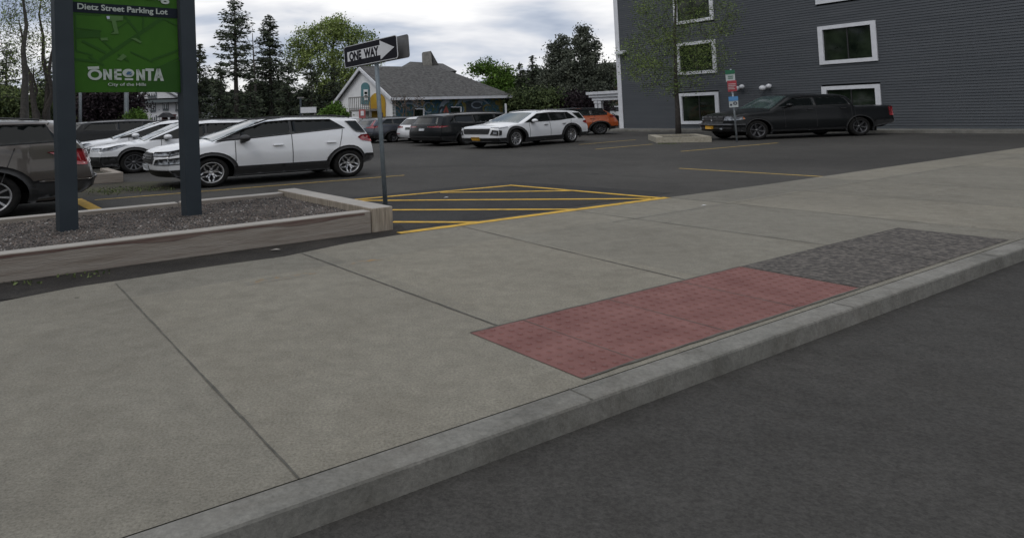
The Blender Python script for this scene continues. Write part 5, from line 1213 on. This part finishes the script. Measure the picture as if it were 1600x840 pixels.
# --- behind the sign, left
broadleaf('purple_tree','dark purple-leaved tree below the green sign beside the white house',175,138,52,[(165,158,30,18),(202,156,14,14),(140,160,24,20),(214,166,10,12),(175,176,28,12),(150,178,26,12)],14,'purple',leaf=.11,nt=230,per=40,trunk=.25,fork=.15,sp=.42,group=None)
broadleaf('deciduous_tree','big multi-stemmed tree with young sparse leaves at the left edge',66,-30,40,[(50,30,50,45),(10,60,40,50),(60,90,34,40),(20,120,40,40),(80,40,26,50),(45,-30,60,40)],15,'spring',leaf=.050,nt=420,per=16,trunk=.25,fork=.12,sp=.34,stems=4,bark=BARK,twig=.014)
broadleaf('deciduous_tree','pale-barked single trunk tree at the left edge beside the multi-stemmed tree',36,-60,37,[(30,-20,60,50),(20,60,40,50)],16,'dull',leaf=.05,nt=170,per=12,trunk=.30,fork=.5,sp=.4,bark=BARK2,basex=38)
broadleaf('deciduous_tree','low dark tree behind the bronze-grey vehicle roof',85,128,56,[(20,160,36,18),(70,158,30,18),(100,155,24,22),(-20,160,40,24)],17,'dull',leaf=.13,nt=200,per=36,trunk=.2,fork=.15,sp=.5)
conifer('spruce_tree','dim conifer seen between the trunks at the left edge',10,66,60,90,18,base=.05,dens=.9,group=GC,gap=.2)
conifer('spruce_tree','dim conifer between the left edge trunks and the first sign post',72,88,64,70,19,base=.05,dens=.9,group=GC,gap=.1)
# --- wood behind everything on the left: one far mass
def farwood(name,x0,x1,ytop,Y,seed,n,kind,size,dep=6,label='dark far belt of trees'):
    rg=np.random.default_rng(seed);xs=rg.uniform(x0,x1,n);hz=np.array([hpx(x,ytop+10*math.sin(x*.06+seed)+8*math.sin(x*.17),Y) for x in xs]);X=np.array([D(x,190,Y).x for x in xs])
    C=np.stack([X,Y+rg.uniform(0,dep,n),hz*rg.uniform(0,1,n)**.8],1);A,B=leaves(rg,C,size);o=link(name,leafmesh(name,C,A,B,LM[kind],rg.choice(3,n)));tag(o,label,'trees',None,'stuff')
farwood('far_trees',300,560,140,72,30,15000,'spruce',.42,label='dark mass of far conifers behind the parked cars')
farwood('far_trees',-60,215,150,75,31,12000,'dull',.40,label='dim mass of far trees behind the left part of the car park')
# --- centre and right
broadleaf('deciduous_tree','bright green spreading tree right of the grey roof',768,92,66,[(766,108,16,9),(745,108,13,7),(760,104,14,8),(784,118,18,12),(776,128,20,12),(796,136,18,16),(770,140,24,12)],20,'bush',leaf=.12,nt=190,per=34,trunk=.22,fork=.25,sp=.40)
GR='conifers left of the slate building'
conifer('spruce_tree','small pointed spruce right of the bright green tree, shorter of the pair',816,96,64,30,21,base=.05,dens=1.2,group=GR)
conifer('spruce_tree','small pointed spruce right of the bright green tree, taller of the pair',836,86,64,36,22,base=.05,dens=1.2,group=GR)
broadleaf('pine_tree','large dark pine with the highest crown left of the slate building',909,38,60,[(910,48,9,9),(906,62,18,7),(918,72,18,7),(902,82,18,7),(924,88,16,7),(905,100,26,9),(926,112,26,10),(892,112,24,12),(908,134,40,16),(905,160,46,18)],23,'pine',leaf=.095,nt=520,per=50,trunk=.24,fork=.12,group=GR,sp=.25)
broadleaf('pine_tree','dark pine forming the left shoulder of the large pine',878,56,62,[(880,64,7,7),(872,74,14,7),(884,86,12,8),(864,90,12,7),(872,104,20,8),(866,128,26,16),(862,156,30,18)],24,'pine',leaf=.095,nt=320,per=48,trunk=.20,fork=.12,group=GR,sp=.25)
broadleaf('pine_tree','dark pine forming the low right shoulder next to the slate building',944,96,62,[(942,108,14,8),(936,124,20,14),(944,146,18,16),(930,166,26,14)],25,'pine',leaf=.13,nt=170,per=42,trunk=.22,fork=.12,group=GR,sp=.34)
broadleaf('pine_tree','dark pine behind the small pointed spruces',845,104,70,[(838,118,16,12),(850,128,22,14),(826,134,22,14),(845,155,34,18),(812,150,18,14)],29,'pine',leaf=.14,nt=200,per=42,trunk=.22,fork=.12,group=GR,sp=.4)
broadleaf('deciduous_tree','low olive-green tree behind the white crossover roof',828,138,56,[(828,158,30,18),(800,164,18,16),(856,160,20,16)],26,'dull',leaf=.11,nt=150,per=44,trunk=.16,fork=.15,sp=.38)
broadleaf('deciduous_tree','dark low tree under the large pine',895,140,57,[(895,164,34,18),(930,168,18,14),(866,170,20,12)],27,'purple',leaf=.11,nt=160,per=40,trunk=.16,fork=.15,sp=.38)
broadleaf('deciduous_tree','small light green tree above the portico beside the building corner',955,112,78,[(955,126,12,10),(962,120,10,9)],28,'bush',leaf=.16,nt=40,per=30,trunk=.15,fork=.3,sp=.5)
farwood('far_trees',770,975,150,84,32,9000,'dull',.42,label='dim belt of far trees left of the portico')
rg=np.random.default_rng(77);n=26000;X=rg.uniform(-70,90,n);hz=9+3.5*np.sin(X*.21)+2*np.sin(X*.53+1)
C=np.stack([X,-26-rg.uniform(0,9,n),hz*rg.uniform(0,1,n)**.7],1);k_=n//3;C[:k_,0]=-48-rg.uniform(0,9,k_);C[:k_,1]=rg.uniform(-15,62,k_);C[:k_,2]*=1.35;A,B=leaves(rg,C,.75);tag(link('street_trees',leafmesh('street_trees',C,A,B,LM['dull'],rg.choice(3,n))),'leafy trees across the street','trees',None,'stuff')
# bare young tree before the mural
broadleaf('young_tree','bare young tree with reddish buds before the mural and white gable',634,142,44,[(640,160,20,14),(622,158,14,12),(655,158,12,12),(634,172,16,8)],40,'purple',leaf=.03,nt=150,per=2,trunk=.09,fork=.12,sp=.1,twig=.026,stems=3,group=None,bark=mat('reddish_bark',(.13,.10,.08),.9))
# street tree in front of the slate building
broadleaf('street_tree','small street tree with sparse young green leaves in the timber planter box',1050,-90,32.9,[(1052,-40,62,50),(1045,20,58,36),(1075,60,56,34),(1020,70,46,34),(1060,100,66,24),(1015,112,40,18),(1110,92,36,22),(1040,135,34,12),(1075,128,30,12),(1130,30,26,34),(990,90,24,22)],41,'street',leaf=.034,nt=600,per=34,trunk=.14,fork=.20,sp=.24,bark=BARK,basex=1059,twig=.012)
# weeds at the foot of the planter box and in the gravel strip
rg=np.random.default_rng(50);C=[]
for (x,y,n,sx_,sy_) in ((1045,225,160,22,.6),(215,296,350,55,4),(165,300,200,30,4),(120,430,40,60,6),(35,445,30,30,3)):
    for _ in range(n):
        g=G(x+rg.normal()*sx_*.5,y+rg.normal()*sy_*.5);C.append((g.x,g.y,.02))
C=np.array(C);A,B=leaves(rg,C,.017,flat=.3);tag(link('weeds',leafmesh('weeds',C,A,B,LM['dull'],rg.choice(3,len(C)))),'low weeds and leaf litter along the planter edges','weeds',None,'stuff')
# scraps and leaves on the pavement
for (x,y,s,lb) in ((697,309,.05,'white paper scrap on the hatched bay'),(1100,321.5,.045,'white paper scrap on the pavement near the car park corner'),(430,391,.06,'pale dead leaf on the dark soil by the long planter')):
    g=G(x,y,.013);q=MB();q.add([g+Vector((-s,0,.004)),g+Vector((0,-s*.4,.012)),g+Vector((s,.01,.006)),g+Vector((.01,s*.5,.014))],[(0,1,2,3)],M_white if 'paper' in lb else M_wtop);solo(q,'paper_scrap' if 'paper' in lb else 'dead_leaf',lb,'litter' ,origin=g)
